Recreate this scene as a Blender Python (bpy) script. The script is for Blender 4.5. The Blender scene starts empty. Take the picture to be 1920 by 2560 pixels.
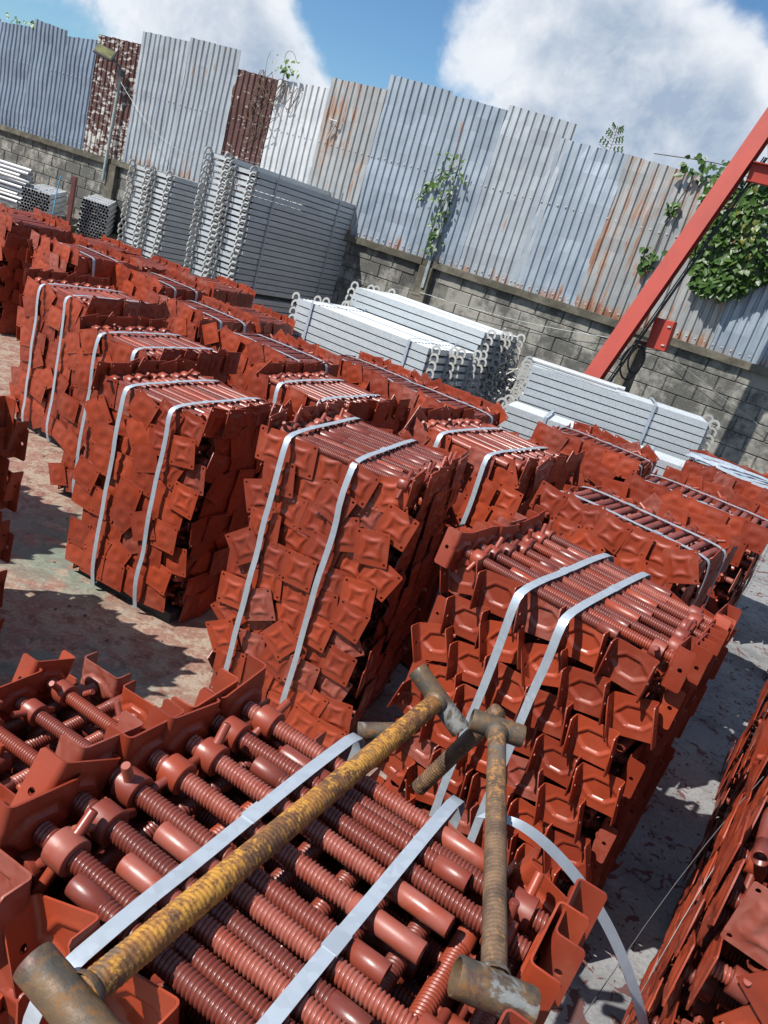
import bpy, bmesh, math, random
import numpy as np
from mathutils import Vector, Matrix, noise
from mathutils.geometry import delaunay_2d_cdt

rnd = random.Random(7)
PI = math.pi
R = math.radians
sc = bpy.context.scene
C = sc.collection

# ------------------------------------------------------------------ camera
H = 2.2
FPX = 1950.0
roll, pitch = R(17.3), R(18.9)
Fv = Vector((0, math.cos(pitch), -math.sin(pitch)))
R0 = Vector((1, 0, 0))
U0 = R0.cross(Fv)
Rv = R0 * math.cos(roll) + U0 * math.sin(roll)
Uv = U0 * math.cos(roll) - R0 * math.sin(roll)
cam = bpy.data.cameras.new('camera')
cam.sensor_fit = 'VERTICAL'
cam.sensor_height = 36
cam.lens = 36 * FPX / 2560
cam.clip_start = 0.05
cam.clip_end = 800
camo = bpy.data.objects.new('camera', cam)
C.objects.link(camo)
m = Matrix.Identity(4)
for i in range(3):
    m[i][0], m[i][1], m[i][2] = Rv[i], Uv[i], -Fv[i]
m[2][3] = H
camo.matrix_world = m
sc.camera = camo
CAM = Vector((0, 0, H))


def project(P):
    v = Vector(P) - CAM
    z = v.dot(Fv)
    if z < 0.05:
        return None
    return 960 + FPX * v.dot(Rv) / z, 1280 - FPX * v.dot(Uv) / z


# ------------------------------------------------------------------ sun, sky, exposure
SUN_AZ, SUN_EL = R(211), R(50)          # direction towards the sun
S = Vector((math.cos(SUN_AZ) * math.cos(SUN_EL), math.sin(SUN_AZ) * math.cos(SUN_EL), math.sin(SUN_EL)))
sun = bpy.data.lights.new('sun', 'SUN')
sun.energy = 5.0
sun.angle = R(0.5)
sun.color = (1, 0.96, 0.9)
suno = bpy.data.objects.new('sun', sun)
C.objects.link(suno)
suno.rotation_euler = S.to_track_quat('Z', 'Y').to_euler()
sc.view_settings.view_transform = 'Standard'
sc.view_settings.look = 'None'
sc.view_settings.exposure = 0.62
sc.view_settings.gamma = 1.0
sc.view_settings.use_curve_mapping = False


class NT:
    """small helper round a node tree"""
    def __init__(self, nt):
        self.t = nt

    def n(self, typ, ins=None, **props):
        nd = self.t.nodes.new(typ)
        for k, v in props.items():
            setattr(nd, k, v)
        for k, v in (ins or {}).items():
            s = nd.inputs[k]
            if isinstance(v, bpy.types.NodeSocket):
                self.t.links.new(v, s)
            else:
                s.default_value = v
        return nd

    def math(self, op, a, b=0.0, c=0.0, clamp=False):
        nd = self.n('ShaderNodeMath', {0: a, 1: b, 2: c}, operation=op)
        nd.use_clamp = clamp
        return nd.outputs[0]

    def vmath(self, op, a, b=(0, 0, 0)):
        nd = self.n('ShaderNodeVectorMath', {0: a, 1: b}, operation=op)
        return nd.outputs['Value'] if op in ('DOT_PRODUCT', 'LENGTH', 'DISTANCE') else nd.outputs[0]

    def noise(self, vec, scale, detail=4, rough=0.55, dist=0.0, out=0):
        return self.n('ShaderNodeTexNoise', {'Vector': vec, 'Scale': scale, 'Detail': detail, 'Roughness': rough, 'Distortion': dist}).outputs[out]

    def ramp(self, fac, lo, hi, a=0.0, b=1.0, smooth=True):
        nd = self.n('ShaderNodeMapRange', {'Value': fac, 'From Min': lo, 'From Max': hi, 'To Min': a, 'To Max': b})
        if smooth:
            nd.interpolation_type = 'SMOOTHSTEP'
        return nd.outputs[0]

    def mix(self, fac, a, b):
        nd = self.n('ShaderNodeMix', data_type='RGBA')
        for idx, v in ((0, fac), (6, a), (7, b)):
            if isinstance(v, bpy.types.NodeSocket):
                self.t.links.new(v, nd.inputs[idx])
            else:
                if idx and len(v) == 3:
                    v = (*v, 1)
                nd.inputs[idx].default_value = v
        return nd.outputs[2]


def pix_dir(x, y):          # photograph direction (1659 px wide reading) -> world direction, used only for cloud placement
    s = 1920 / 1659
    d = Fv * FPX + Rv * (x * s - 960) - Uv * (y * s - 1280)
    return d.normalized()


world = bpy.data.worlds.new('World')
sc.world = world
world.use_nodes = True
w = NT(world.node_tree)
world.node_tree.nodes.clear()
sky = w.n('ShaderNodeTexSky', sky_type='NISHITA', sun_disc=False)
sky.sun_elevation = SUN_EL
sky.sun_rotation = math.atan2(S.x, S.y)
sky.air_density = 1.0
sky.dust_density = 0.6
sky.ozone_density = 1.6
vec = w.n('ShaderNodeTexCoord').outputs['Generated']
vec = w.vmath('NORMALIZE', vec)
warp = w.n('ShaderNodeTexNoise', {'Vector': vec, 'Scale': 5.0, 'Detail': 3.0}).outputs['Color']
wv = w.vmath('ADD', vec, w.vmath('MULTIPLY', w.vmath('SUBTRACT', warp, (0.5, 0.5, 0.5)), (0.10, 0.10, 0.10)))
fb = w.noise(wv, 3.2, 9, 0.58)
dens = w.math('ADD', fb, -0.03)
# clear patches and thick banks of cloud, as directions in the real sky
for (px, py, rad, amt) in ((790, 120, 0.115, -0.34), (1130, 190, 0.05, -0.16), (1590, 50, 0.17, -0.42), (700, 40, 0.07, -0.2),
                           (1430, 150, 0.13, 0.15), (1240, 130, 0.20, 0.22), (930, 70, 0.07, 0.16), (600, 150, 0.10, 0.10),
                           (300, 60, 0.25, 0.04), (500, 40, 0.13, 0.11), (640, 150, 0.09, 0.16), (150, 60, 0.07, -0.10), (1000, 260, 0.06, -0.06), (1480, 330, 0.2, 0.12), (1560, 300, 0.18, 0.22), (1300, 260, 0.2, 0.16), (1050, 330, 0.12, -0.03)):
    d = pix_dir(px, py)
    dist = w.vmath('DISTANCE', wv, tuple(d))
    dens = w.math('ADD', dens, w.ramp(dist, 0.0, rad * 1.5, amt, 0.0))
billow = w.noise(wv, 11.0, 7, 0.62)
dens = w.math('ADD', dens, w.math('MULTIPLY', w.math('SUBTRACT', billow, 0.5), 0.16))
mask = w.math('MULTIPLY', w.ramp(dens, 0.465, 0.59), w.ramp(dens, 0.36, 0.75, 0.75, 1.0))
thick = w.ramp(dens, 0.54, 0.84)
# side of each billow that faces the sun is whiter
lift = tuple(S * 0.035)
b2 = w.noise(w.vmath('ADD', wv, lift), 11.0, 7, 0.62)
f2_ = w.noise(w.vmath('ADD', wv, lift), 3.2, 9, 0.58)
lit = w.math('ADD', w.math('MULTIPLY', w.math('SUBTRACT', billow, b2), 1.6), w.math('MULTIPLY', w.math('SUBTRACT', fb, f2_), 3.2))
shade = w.math('SUBTRACT', w.math('MULTIPLY', thick, 0.75), lit, clamp=True)
ccol = w.mix(shade, (11.8, 12.2, 12.8), (5.0, 6.3, 8.2))
skyc = w.n('ShaderNodeVectorMath', {0: sky.outputs[0], 1: (1.05, 1.45, 1.72)}, operation='MULTIPLY').outputs[0]
col = w.mix(mask, skyc, ccol)
bg = w.n('ShaderNodeBackground', {'Color': col, 'Strength': 0.05})
wo = w.n('ShaderNodeOutputWorld')
world.node_tree.links.new(bg.outputs[0], wo.inputs[0])


# ------------------------------------------------------------------ materials
def new_mat(name):
    mt = bpy.data.materials.new(name)
    mt.use_nodes = True
    mt.node_tree.nodes.clear()
    n = NT(mt.node_tree)
    bs = n.n('ShaderNodeBsdfPrincipled')
    out = n.n('ShaderNodeOutputMaterial')
    mt.node_tree.links.new(bs.outputs[0], out.inputs[0])
    return mt, n, bs


def setin(n, bs, **kw):
    names = {'color': 'Base Color', 'rough': 'Roughness', 'metal': 'Metallic', 'normal': 'Normal', 'spec': 'Specular IOR Level',
             'coat': 'Coat Weight', 'sss': 'Subsurface Weight', 'alpha': 'Alpha', 'trans': 'Transmission Weight'}
    for k, v in kw.items():
        s = bs.inputs[names[k]]
        if isinstance(v, bpy.types.NodeSocket):
            n.t.links.new(v, s)
        else:
            if k == 'color' and len(v) == 3:
                v = (*v, 1)
            s.default_value = v


def bump(n, h, strength=0.3, dist=0.002):
    return n.n('ShaderNodeBump', {'Height': h, 'Strength': strength, 'Distance': dist}).outputs[0]


def coords(n):
    """object coordinates shifted per object, so that repeats do not share their stains"""
    tc = n.n('ShaderNodeTexCoord').outputs['Object']
    rn = n.n('ShaderNodeObjectInfo').outputs['Random']
    sh = n.n('ShaderNodeCombineXYZ', {0: n.math('MULTIPLY', rn, 37.0), 1: n.math('MULTIPLY', rn, 91.0), 2: n.math('MULTIPLY', rn, 13.0)}).outputs[0]
    return n.vmath('ADD', tc, sh), rn


def mat_red(name, base, dark, dust, rough, fresh=None):
    mt, n, bs = new_mat(name)
    v, rn = coords(n)
    tone = n.n('ShaderNodeAttribute', attribute_name='tone').outputs['Fac']
    t = n.math('FRACT', n.math('ADD', rn, tone))
    n1 = n.noise(v, 9, 5, 0.6)
    n2 = n.noise(v, 70, 4, 0.6)
    n3 = n.noise(v, 25, 3, 0.5, 0.8)
    c = n.mix(n.ramp(t, 0.0, 0.8, 0.0, 0.85), base, dark)
    c = n.mix(n.ramp(n.noise(v, 3.5, 4, 0.6), 0.45, 0.70, 0, 0.5), c, tuple(x * 0.7 for x in dark))
    if fresh:
        c = n.mix(n.ramp(t, 0.58, 0.72, 0, 0.75), c, fresh)
    c = n.mix(n.ramp(n1, 0.52, 0.80, 0, 0.36), c, dust)
    c = n.mix(n.ramp(n2, 0.62, 0.78, 0, 0.35), c, tuple(x * 0.45 for x in dark))
    # odd jacks faded to a chalky pink
    c = n.mix(n.math('MULTIPLY', n.ramp(t, 0.86, 0.93), n.ramp(n3, 0.35, 0.6, 0.25, 0.8)), c, (0.25, 0.078, 0.058))
    # chipped down to metal here and there
    c = n.mix(n.ramp(n.noise(v, 38, 6, 0.7), 0.69, 0.72, 0, 0.8), c, (0.10, 0.06, 0.045))
    r = n.ramp(n1, 0.3, 0.7, rough - 0.07, rough + 0.13)
    h = n2
    setin(n, bs, color=c, rough=r, normal=bump(n, h, 0.25, 0.0015), spec=0.5)
    return mt


M = {}
M['plate'] = mat_red('red_oxide_paint', (0.280, 0.042, 0.0155), (0.175, 0.025, 0.011), (0.28, 0.085, 0.048), 0.40)
M['rod'] = mat_red('red_oxide_thread', (0.175, 0.036, 0.022), (0.105, 0.022, 0.016), (0.23, 0.080, 0.055), 0.33, (0.27, 0.044, 0.018))
M['nut'] = mat_red('red_oxide_casting', (0.21, 0.037, 0.020), (0.135, 0.025, 0.016), (0.23, 0.08, 0.055), 0.40, (0.28, 0.046, 0.018))
M['grime_shade'] = mat_red('thread_grime_shade', (0.075, 0.022, 0.018), (0.05, 0.016, 0.014), (0.10, 0.04, 0.03), 0.5)  # thread grooves: dirt, plus the groove's own shade painted into the colour
M['tube'] = mat_red('red_oxide_tube', (0.20, 0.050, 0.038), (0.14, 0.032, 0.025), (0.24, 0.10, 0.085), 0.50)


def mat_galv(name, base, rough=0.42, metal=0.75, stain=(0.30, 0.31, 0.32)):
    mt, n, bs = new_mat(name)
    v, rn = coords(n)
    vor = n.n('ShaderNodeTexVoronoi', {'Vector': v, 'Scale': 60.0}).outputs['Color']
    vg = n.n('ShaderNodeSeparateColor', {0: vor}).outputs[0]
    n1 = n.noise(v, 4, 5, 0.65)
    c = n.mix(n.ramp(n1, 0.35, 0.7, 0, 0.65), base, stain)
    c = n.mix(n.math('MULTIPLY', vg, 0.28), c, tuple(min(1, x * 1.35) for x in base))
    c = n.mix(n.math('MULTIPLY', rn, 0.35), c, tuple(x * 0.6 for x in base))
    setin(n, bs, color=c, metal=metal, rough=n.math('ADD', n.ramp(n1, 0.3, 0.7, rough - 0.08, rough + 0.14), n.math('MULTIPLY', vg, 0.08)),
          normal=bump(n, n.noise(v, 12, 3), 0.12, 0.004))
    return mt


M['galv'] = mat_galv('galvanised_steel', (0.45, 0.48, 0.50), 0.36, 0.28, (0.32, 0.345, 0.36))
M['galvpipe'] = mat_galv('galvanised_pipe', (0.52, 0.53, 0.54), 0.5, 0.3)
M['hook'] = mat_galv('galvanised_hook', (0.46, 0.46, 0.44), 0.5, 0.35, (0.30, 0.27, 0.22))
M['strap'] = mat_galv('steel_strapping', (0.38, 0.43, 0.48), 0.36, 0.35, (0.28, 0.32, 0.37))
M['darkwire'] = mat_galv('dark_wire', (0.10, 0.10, 0.105), 0.5, 0.6, (0.06, 0.06, 0.06))


def mat_plain(name, colr, rough=0.6, metal=0.0, var=0.25, scale=8):
    mt, n, bs = new_mat(name)
    v, rn = coords(n)
    c = n.mix(n.ramp(n.noise(v, scale, 5, 0.6), 0.35, 0.7), colr, tuple(x * (1 - var * 1.6) for x in colr))
    setin(n, bs, color=c, rough=rough, metal=metal, normal=bump(n, n.noise(v, scale * 8, 3), 0.15, 0.002))
    return mt


M['crane'] = mat_plain('crane_red_paint', (0.31, 0.028, 0.014), 0.62, 0, 0.12, 3)
M['crane_dark'] = mat_plain('crane_bracket', (0.10, 0.035, 0.03), 0.6)
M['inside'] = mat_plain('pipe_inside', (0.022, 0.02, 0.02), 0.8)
M['black'] = mat_plain('black_rubber', (0.02, 0.02, 0.02), 0.5)
M['rope'] = mat_plain('blue_rope', (0.08, 0.38, 0.62), 0.7)
M['greypaint'] = mat_plain('grey_painted_pole', (0.30, 0.34, 0.33), 0.5, 0.3)
M['lamp'] = mat_plain('lamp_housing', (0.07, 0.075, 0.08), 0.4)
M['led'] = mat_plain('solar_lamp_face', (0.17, 0.17, 0.07), 0.3)
M['pallet'] = mat_plain('pallet_wood_dark', (0.05, 0.045, 0.045), 0.8)
M['maroon'] = mat_plain('maroon_post', (0.12, 0.025, 0.022), 0.6)

# rust
def mat_rust(name, dark, mid, hot, hot_lo, old):
    mt, n, bs = new_mat(name)
    v, rn = coords(n)
    a = n.noise(v, 16, 8, 0.7)
    b = n.noise(v, 70, 6, 0.75)
    big = n.noise(v, 5.0, 5, 0.6)
    c = n.mix(n.ramp(a, 0.38, 0.62), dark, mid)
    c = n.mix(n.ramp(n.math('ADD', b, n.math('MULTIPLY', n.math('SUBTRACT', big, 0.5), 0.7)), hot_lo, hot_lo + 0.12, 0, 0.9), c, hot)
    c = n.mix(n.ramp(n.noise(v, 8, 6, 0.7), 0.56, 0.64, 0, 0.85), c, old)
    setin(n, bs, color=c, rough=n.ramp(b, 0.3, 0.7, 0.45, 0.85), metal=0.1, normal=bump(n, b, 0.7, 0.003))
    return mt


M['rust'] = mat_rust('rusted_steel', (0.085, 0.038, 0.017), (0.27, 0.115, 0.026), (0.42, 0.205, 0.028), 0.48, (0.095, 0.07, 0.05))
M['rust2'] = mat_rust('brown_rusted_thread', (0.07, 0.042, 0.026), (0.16, 0.095, 0.052), (0.28, 0.135, 0.04), 0.55, (0.09, 0.08, 0.07))
mt, n, bs = new_mat('rusted_crossbar')
v, rn = coords(n)
a = n.noise(v, 14, 8, 0.7)
b = n.noise(v, 45, 6, 0.7)
c = n.mix(n.ramp(a, 0.40, 0.60), (0.06, 0.053, 0.044), (0.12, 0.075, 0.04))
c = n.mix(n.ramp(b, 0.52, 0.64, 0, 0.8), c, (0.18, 0.08, 0.022))
c = n.mix(n.ramp(n.noise(v, 9, 5, 0.7, 0.5), 0.55, 0.62, 0, 0.85), c, (0.075, 0.035, 0.028))
c = n.mix(n.ramp(n.noise(n.vmath('ADD', v, (4, 9, 2)), 8, 5, 0.7, 0.5), 0.58, 0.64, 0, 0.7), c, (0.22, 0.235, 0.235))
setin(n, bs, color=c, rough=n.ramp(b, 0.3, 0.7, 0.45, 0.8), metal=0.3, normal=bump(n, b, 0.6, 0.003))
M['rustbar'] = mt


def mat_sheet(name, base, low, rust_amt, white=0.0, brown=0.0):
    mt, n, bs = new_mat(name)
    v, rn = coords(n)
    sep = n.n('ShaderNodeSeparateXYZ', {0: n.n('ShaderNodeTexCoord').outputs['Object']})
    x, z = sep.outputs[0], sep.outputs[2]
    sv = n.vmath('MULTIPLY', v, (9, 9, 0.9))
    st = n.noise(sv, 1.0, 6, 0.65)
    n1 = n.noise(v, 1.6, 6, 0.6)
    n2 = n.noise(v, 22, 5, 0.65)
    c = n.mix(n.ramp(st, 0.35, 0.68), base, low)
    c = n.mix(n.ramp(n1, 0.45, 0.72, 0, 0.5), c, tuple(min(1, q * 1.35) for q in base))
    c = n.mix(n.math('MULTIPLY', rn, 0.3), c, tuple(q * 0.65 for q in low))
    c = n.mix(n.ramp(n2, 0.6, 0.75, 0, 0.3), c, tuple(q * 0.5 for q in low))
    # rust streaks that run down from the fixings and creep up from the foot
    rs = n.noise(n.vmath('MULTIPLY', v, (13, 13, 1.3)), 1.0, 7, 0.7, 0.4)
    foot = n.ramp(z, 0.0, 0.30, 0.16, 0.0)
    rmask = n.math('ADD', n.math('ADD', rs, foot), n.math('MULTIPLY', n.math('SUBTRACT', n1, 0.5), 0.5))
    c = n.mix(n.ramp(rmask, 0.70 - rust_amt, 0.80 - rust_amt, 0, 0.75), c, (0.30, 0.135, 0.06))
    c = n.mix(n.ramp(rmask, 0.80 - rust_amt, 0.88 - rust_amt, 0, 0.8), c, (0.17, 0.06, 0.03))
    if white:
        wm = n.noise(n.vmath('MULTIPLY', v, (1.5, 1.5, 1.0)), 2.2, 7, 0.7, 0.6)
        c = n.mix(n.ramp(wm, 0.60, 0.66, 0.0, 0.8), c, (0.16, 0.15, 0.14))
    if brown:
        # brown paint peeling off in ragged flakes from pale metal
        pv = n.vmath('MULTIPLY', v, (4.5, 4.5, 11.0))
        pm = n.noise(pv, 1.5, 7, 0.62, 0.5)
        pm = n.math('ADD', n.math('SUBTRACT', pm, 0.075 if brown > 0.1 else 0.0), n.ramp(z, 0.1, 1.0, brown, 0.0))
        c = n.mix(n.ramp(pm, 0.55, 0.575), n.mix(n.ramp(n2, 0.3, 0.7), (0.055, 0.021, 0.017), (0.085, 0.032, 0.023)), n.mix(st, (0.34, 0.32, 0.28), (0.44, 0.42, 0.39)))
    setin(n, bs, color=c, rough=n.ramp(st, 0.3, 0.7, 0.42, 0.62), metal=0.0 if (white or brown) else 0.35, normal=bump(n, n1, 0.2, 0.02))
    return mt


M['sheet_blue'] = mat_sheet('weathered_zinc_blue', (0.20, 0.24, 0.30), (0.135, 0.17, 0.22), -0.10)
M['sheet_grey'] = mat_sheet('weathered_zinc_grey', (0.36, 0.385, 0.40), (0.25, 0.275, 0.31), 0.08)
M['sheet_mid'] = mat_sheet('weathered_zinc_midgrey', (0.31, 0.35, 0.39), (0.205, 0.25, 0.30), 0.06)
M['sheet_rust'] = mat_sheet('weathered_zinc_rusting', (0.33, 0.33, 0.32), (0.235, 0.245, 0.25), 0.17)
M['sheet_white'] = mat_sheet('whitened_zinc', (0.50, 0.51, 0.51), (0.37, 0.385, 0.41), -0.08, white=1)
M['sheet_peel'] = mat_sheet('peeling_brown_sheet', (0.5, 0.48, 0.45), (0.4, 0.38, 0.35), 0.0, brown=0.07)
M['sheet_brown'] = mat_sheet('brown_rusted_sheet', (0.5, 0.48, 0.45), (0.4, 0.38, 0.35), 0.0, brown=0.17)

# masonry
def mat_block(name, base, dark):
    mt, n, bs = new_mat(name)
    v, rn = coords(n)
    geo = n.n('ShaderNodeNewGeometry').outputs['Position']
    big = n.noise(geo, 0.9, 6, 0.65)
    mid = n.noise(geo, 4.5, 6, 0.7)
    fine = n.noise(v, 60, 5, 0.7)
    c = n.mix(n.math('MULTIPLY', rn, 0.6), base, tuple(q * 0.72 for q in base))
    sm = n.math('ADD', n.math('MULTIPLY', big, 0.5), n.math('MULTIPLY', mid, 0.5))
    c = n.mix(n.ramp(sm, 0.42, 0.56, 0, 0.9), c, dark)
    c = n.mix(n.ramp(fine, 0.5, 0.75, 0, 0.35), c, tuple(min(1, q * 1.4) for q in base))
    setin(n, bs, color=c, rough=0.9, normal=bump(n, fine, 0.7, 0.006), spec=0.2)
    return mt


M['block'] = mat_block('concrete_block', (0.27, 0.258, 0.225), (0.06, 0.06, 0.055))
M['mortar'] = mat_block('mortar', (0.155, 0.15, 0.132), (0.045, 0.045, 0.042))
M['coping'] = mat_block('mossy_concrete', (0.155, 0.14, 0.11), (0.06, 0.055, 0.042))

# floor
mt, n, bs = new_mat('painted_concrete_floor')
v = n.n('ShaderNodeTexCoord').outputs['Object']
sx = n.n('ShaderNodeSeparateXYZ', {0: v})
big = n.noise(v, 0.8, 5, 0.6)
side = n.ramp(n.math('ADD', sx.outputs[0], n.math('MULTIPLY', big, 0.6)), 0.4, 0.9)      # 0 = painted yard, 1 = bare aisle
f1 = n.noise(v, 8.0, 9, 0.68, 0.4)
f2 = n.noise(n.vmath('ADD', v, (7, 3, 1)), 9.0, 8, 0.7, 0.3)
f3 = n.noise(v, 55, 5, 0.7)
yard = n.mix(n.ramp(f3, 0.35, 0.65), (0.23, 0.170, 0.125), (0.31, 0.245, 0.19))
yard = n.mix(n.ramp(f1, 0.46, 0.53, 0, 0.65), yard, (0.19, 0.075, 0.055))
yard = n.mix(n.ramp(f2, 0.54, 0.62, 0, 0.7), yard, (0.12, 0.045, 0.035))
yard = n.mix(n.ramp(n.noise(n.vmath('ADD', v, (5, 5, 1)), 34, 6, 0.7), 0.52, 0.60, 0, 0.55), yard, (0.30, 0.235, 0.19))
yard = n.mix(n.ramp(n.noise(n.vmath('ADD', v, (2, 9, 1)), 28, 6, 0.7), 0.56, 0.64, 0, 0.6), yard, (0.15, 0.055, 0.045))
gm = n.math('MULTIPLY', n.ramp(n.vmath('DISTANCE', v, (-1.55, 4.15, 0)), 0.25, 0.85, 1, 0), n.ramp(n.noise(n.vmath('ADD', v, (1, 8, 1)), 6, 7, 0.7), 0.42, 0.5))
gm2 = n.math('MULTIPLY', n.ramp(n.vmath('DISTANCE', v, (-1.15, 2.75, 0)), 0.2, 0.7, 1, 0), n.ramp(n.noise(n.vmath('ADD', v, (4, 8, 1)), 6, 7, 0.7), 0.47, 0.55))
gm = n.math('MAXIMUM', gm, gm2)
gm = n.math('MAXIMUM', gm, n.ramp(n.noise(n.vmath('ADD', v, (14, 3, 1)), 2.6, 8, 0.7), 0.62, 0.66, 0, 0.6))
yard = n.mix(n.math('MULTIPLY', gm, 0.6), yard, (0.075, 0.165, 0.135))
aisle = n.mix(n.ramp(f3, 0.3, 0.7), (0.17, 0.173, 0.176), (0.25, 0.253, 0.257))
aisle = n.mix(n.ramp(n.noise(v, 2.2, 7, 0.7), 0.45, 0.65, 0, 0.7), aisle, (0.11, 0.11, 0.113))
spv = n.vmath('MULTIPLY', v, (1.0, 1.0, 1.0))
spm = n.ramp(n.noise(spv, 17.0, 3, 0.6, 1.2), 0.60, 0.62)
spb = n.ramp(n.noise(n.vmath('ADD', v, (3, 1, 0)), 5.0, 4, 0.6, 1.0), 0.60, 0.62)
aisle = n.mix(n.math('MULTIPLY', n.math('MAXIMUM', spm, spb), 0.9), aisle, (0.09, 0.032, 0.028))
c = n.mix(side, yard, aisle)
hgt = n.math('ADD', n.math('MULTIPLY', f1, 0.6), n.math('MULTIPLY', f3, 0.4))
setin(n, bs, color=c, rough=n.ramp(f1, 0.4, 0.6, 0.85, 0.62), normal=bump(n, hgt, 0.5, 0.006), spec=0.3)
M['floor'] = mt

# leaves
def mat_leaf(name, a, b):
    mt, n, bs = new_mat(name)
    v, rn = coords(n)
    tone = n.n('ShaderNodeAttribute', attribute_name='tone').outputs['Fac']
    t = n.math('FRACT', n.math('ADD', rn, tone))
    c = n.mix(t, a, b)
    setin(n, bs, color=c, rough=0.42, spec=0.4)
    tr = n.n('ShaderNodeBsdfTranslucent', {'Color': n.mix(t, tuple(q * 1.5 for q in a), tuple(q * 1.5 for q in b))})
    mx = n.n('ShaderNodeMixShader', {0: 0.22, 1: bs.outputs[0], 2: tr.outputs[0]})
    out = [x for x in mt.node_tree.nodes if x.type == 'OUTPUT_MATERIAL'][0]
    mt.node_tree.links.new(mx.outputs[0], out.inputs[0])
    return mt


M['leaf'] = mat_leaf('vine_leaf', (0.022, 0.058, 0.010), (0.060, 0.115, 0.022))
M['leaf_light'] = mat_leaf('young_leaf', (0.055, 0.115, 0.02), (0.10, 0.17, 0.035))
M['stem'] = mat_plain('vine_stem', (0.11, 0.08, 0.05), 0.9)
M['dry'] = mat_plain('dry_vine', (0.13, 0.085, 0.06), 0.9)


# ------------------------------------------------------------------ mesh helpers
def finish(me, smooth):
    if smooth:
        me.polygons.foreach_set('use_smooth', [True] * len(me.polygons))
        if smooth != 'all':
            me.set_sharp_from_angle(angle=R(48))
    me.update()
    return me


class MB:
    def __init__(self):
        self.v = []
        self.f = []

    def add(self, vs, fs, mx=None):
        o = len(self.v)
        if mx is not None:
            vs = [mx @ Vector(p) for p in vs]
        self.v += [tuple(p) for p in vs]
        self.f += [tuple(i + o for i in f) for f in fs]

    def box(self, x0, x1, y0, y1, z0, z1, mx=None):
        vs = [(x, y, z) for x in (x0, x1) for y in (y0, y1) for z in (z0, z1)]
        self.add(vs, [(0, 1, 3, 2), (4, 6, 7, 5), (0, 4, 5, 1), (2, 3, 7, 6), (0, 2, 6, 4), (1, 5, 7, 3)], mx)

    def rev(self, prof, seg, mx=None, phase=0.0, caps=(True, True)):
        """prof: [(x, r)] turned about the local X axis"""
        vs, fs = [], []
        for (x, r) in prof:
            for k in range(seg):
                a = 2 * PI * k / seg + phase
                vs.append((x, r * math.cos(a), r * math.sin(a)))
        for i in range(len(prof) - 1):
            for k in range(seg):
                k2 = (k + 1) % seg
                fs.append((i * seg + k, (i + 1) * seg + k, (i + 1) * seg + k2, i * seg + k2))
        if caps[0]:
            fs.append(tuple(range(seg)))
        if caps[1]:
            b = (len(prof) - 1) * seg
            fs.append(tuple(b + k for k in reversed(range(seg))))
        self.add(vs, fs, mx)

    def tube(self, pts, r, seg=8, caps=True, flat=None):
        """sweep a circle (or a flat strap: flat=(w,t,widthdirs)) along a polyline"""
        pts = [Vector(p) for p in pts]
        n = len(pts)
        vs, fs = [], []
        up = Vector((0, 0, 1))
        prev = None
        for i, p in enumerate(pts):
            t = (pts[min(i + 1, n - 1)] - pts[max(i - 1, 0)]).normalized()
            if prev is None:
                u = t.cross(up)
                if u.length < 0.1:
                    u = t.cross(Vector((1, 0, 0)))
                u.normalize()
            else:
                u = (prev - t * prev.dot(t)).normalized()
            prev = u
            w_ = t.cross(u)
            rr = r[i] if isinstance(r, (list, tuple)) else r
            for k in range(seg):
                a = 2 * PI * k / seg
                vs.append(p + (u * math.cos(a) + w_ * math.sin(a)) * rr)
        for i in range(n - 1):
            for k in range(seg):
                k2 = (k + 1) % seg
                fs.append((i * seg + k, i * seg + k2, (i + 1) * seg + k2, (i + 1) * seg + k))
        if caps:
            fs.append(tuple(reversed(range(seg))))
            fs.append(tuple((n - 1) * seg + k for k in range(seg)))
        self.add(vs, fs)

    def band(self, pts, wdir, w_, t):
        pts = [Vector(p) for p in pts]
        n = len(pts)
        vs, fs = [], []
        for i, p in enumerate(pts):
            wd = Vector(wdir[i]) if isinstance(wdir, list) else Vector(wdir)
            wd.normalize()
            tg = (pts[min(i + 1, n - 1)] - pts[max(i - 1, 0)]).normalized()
            nn = tg.cross(wd).normalized()
            for a, b in ((-1, -1), (1, -1), (1, 1), (-1, 1)):
                vs.append(p + wd * (a * w_ / 2) + nn * (b * t / 2))
        for i in range(n - 1):
            for k in range(4):
                k2 = (k + 1) % 4
                fs.append((i * 4 + k, i * 4 + k2, (i + 1) * 4 + k2, (i + 1) * 4 + k))
        fs.append((3, 2, 1, 0))
        fs.append(tuple((n - 1) * 4 + k for k in range(4)))
        self.add(vs, fs)

    def mesh(self, name, mat, smooth=True):
        me = bpy.data.meshes.new(name)
        me.from_pydata(self.v, [], self.f)
        me.materials.append(mat)
        bm = bmesh.new()
        bm.from_mesh(me)
        bmesh.ops.recalc_face_normals(bm, faces=bm.faces)
        bm.to_mesh(me)
        bm.free()
        return finish(me, smooth)


def obj(name, me, parent=None, mx=None):
    o = bpy.data.objects.new(name, me)
    C.objects.link(o)
    if parent is not None:
        o.parent = parent
    if mx is not None:
        o.matrix_local = mx
    return o


def tag(o, label, cat, group=None, kind=None):
    if label:
        o['label'] = label
    if cat:
        o['category'] = cat
    if group:
        o['group'] = group
    if kind:
        o['kind'] = kind
    return o


def thing(name, label, cat, mx=None, group=None):
    o = obj(name, None, None, mx if mx is not None else Matrix.Identity(4))
    o.empty_display_size = 0.05
    return tag(o, label, cat, group)


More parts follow.
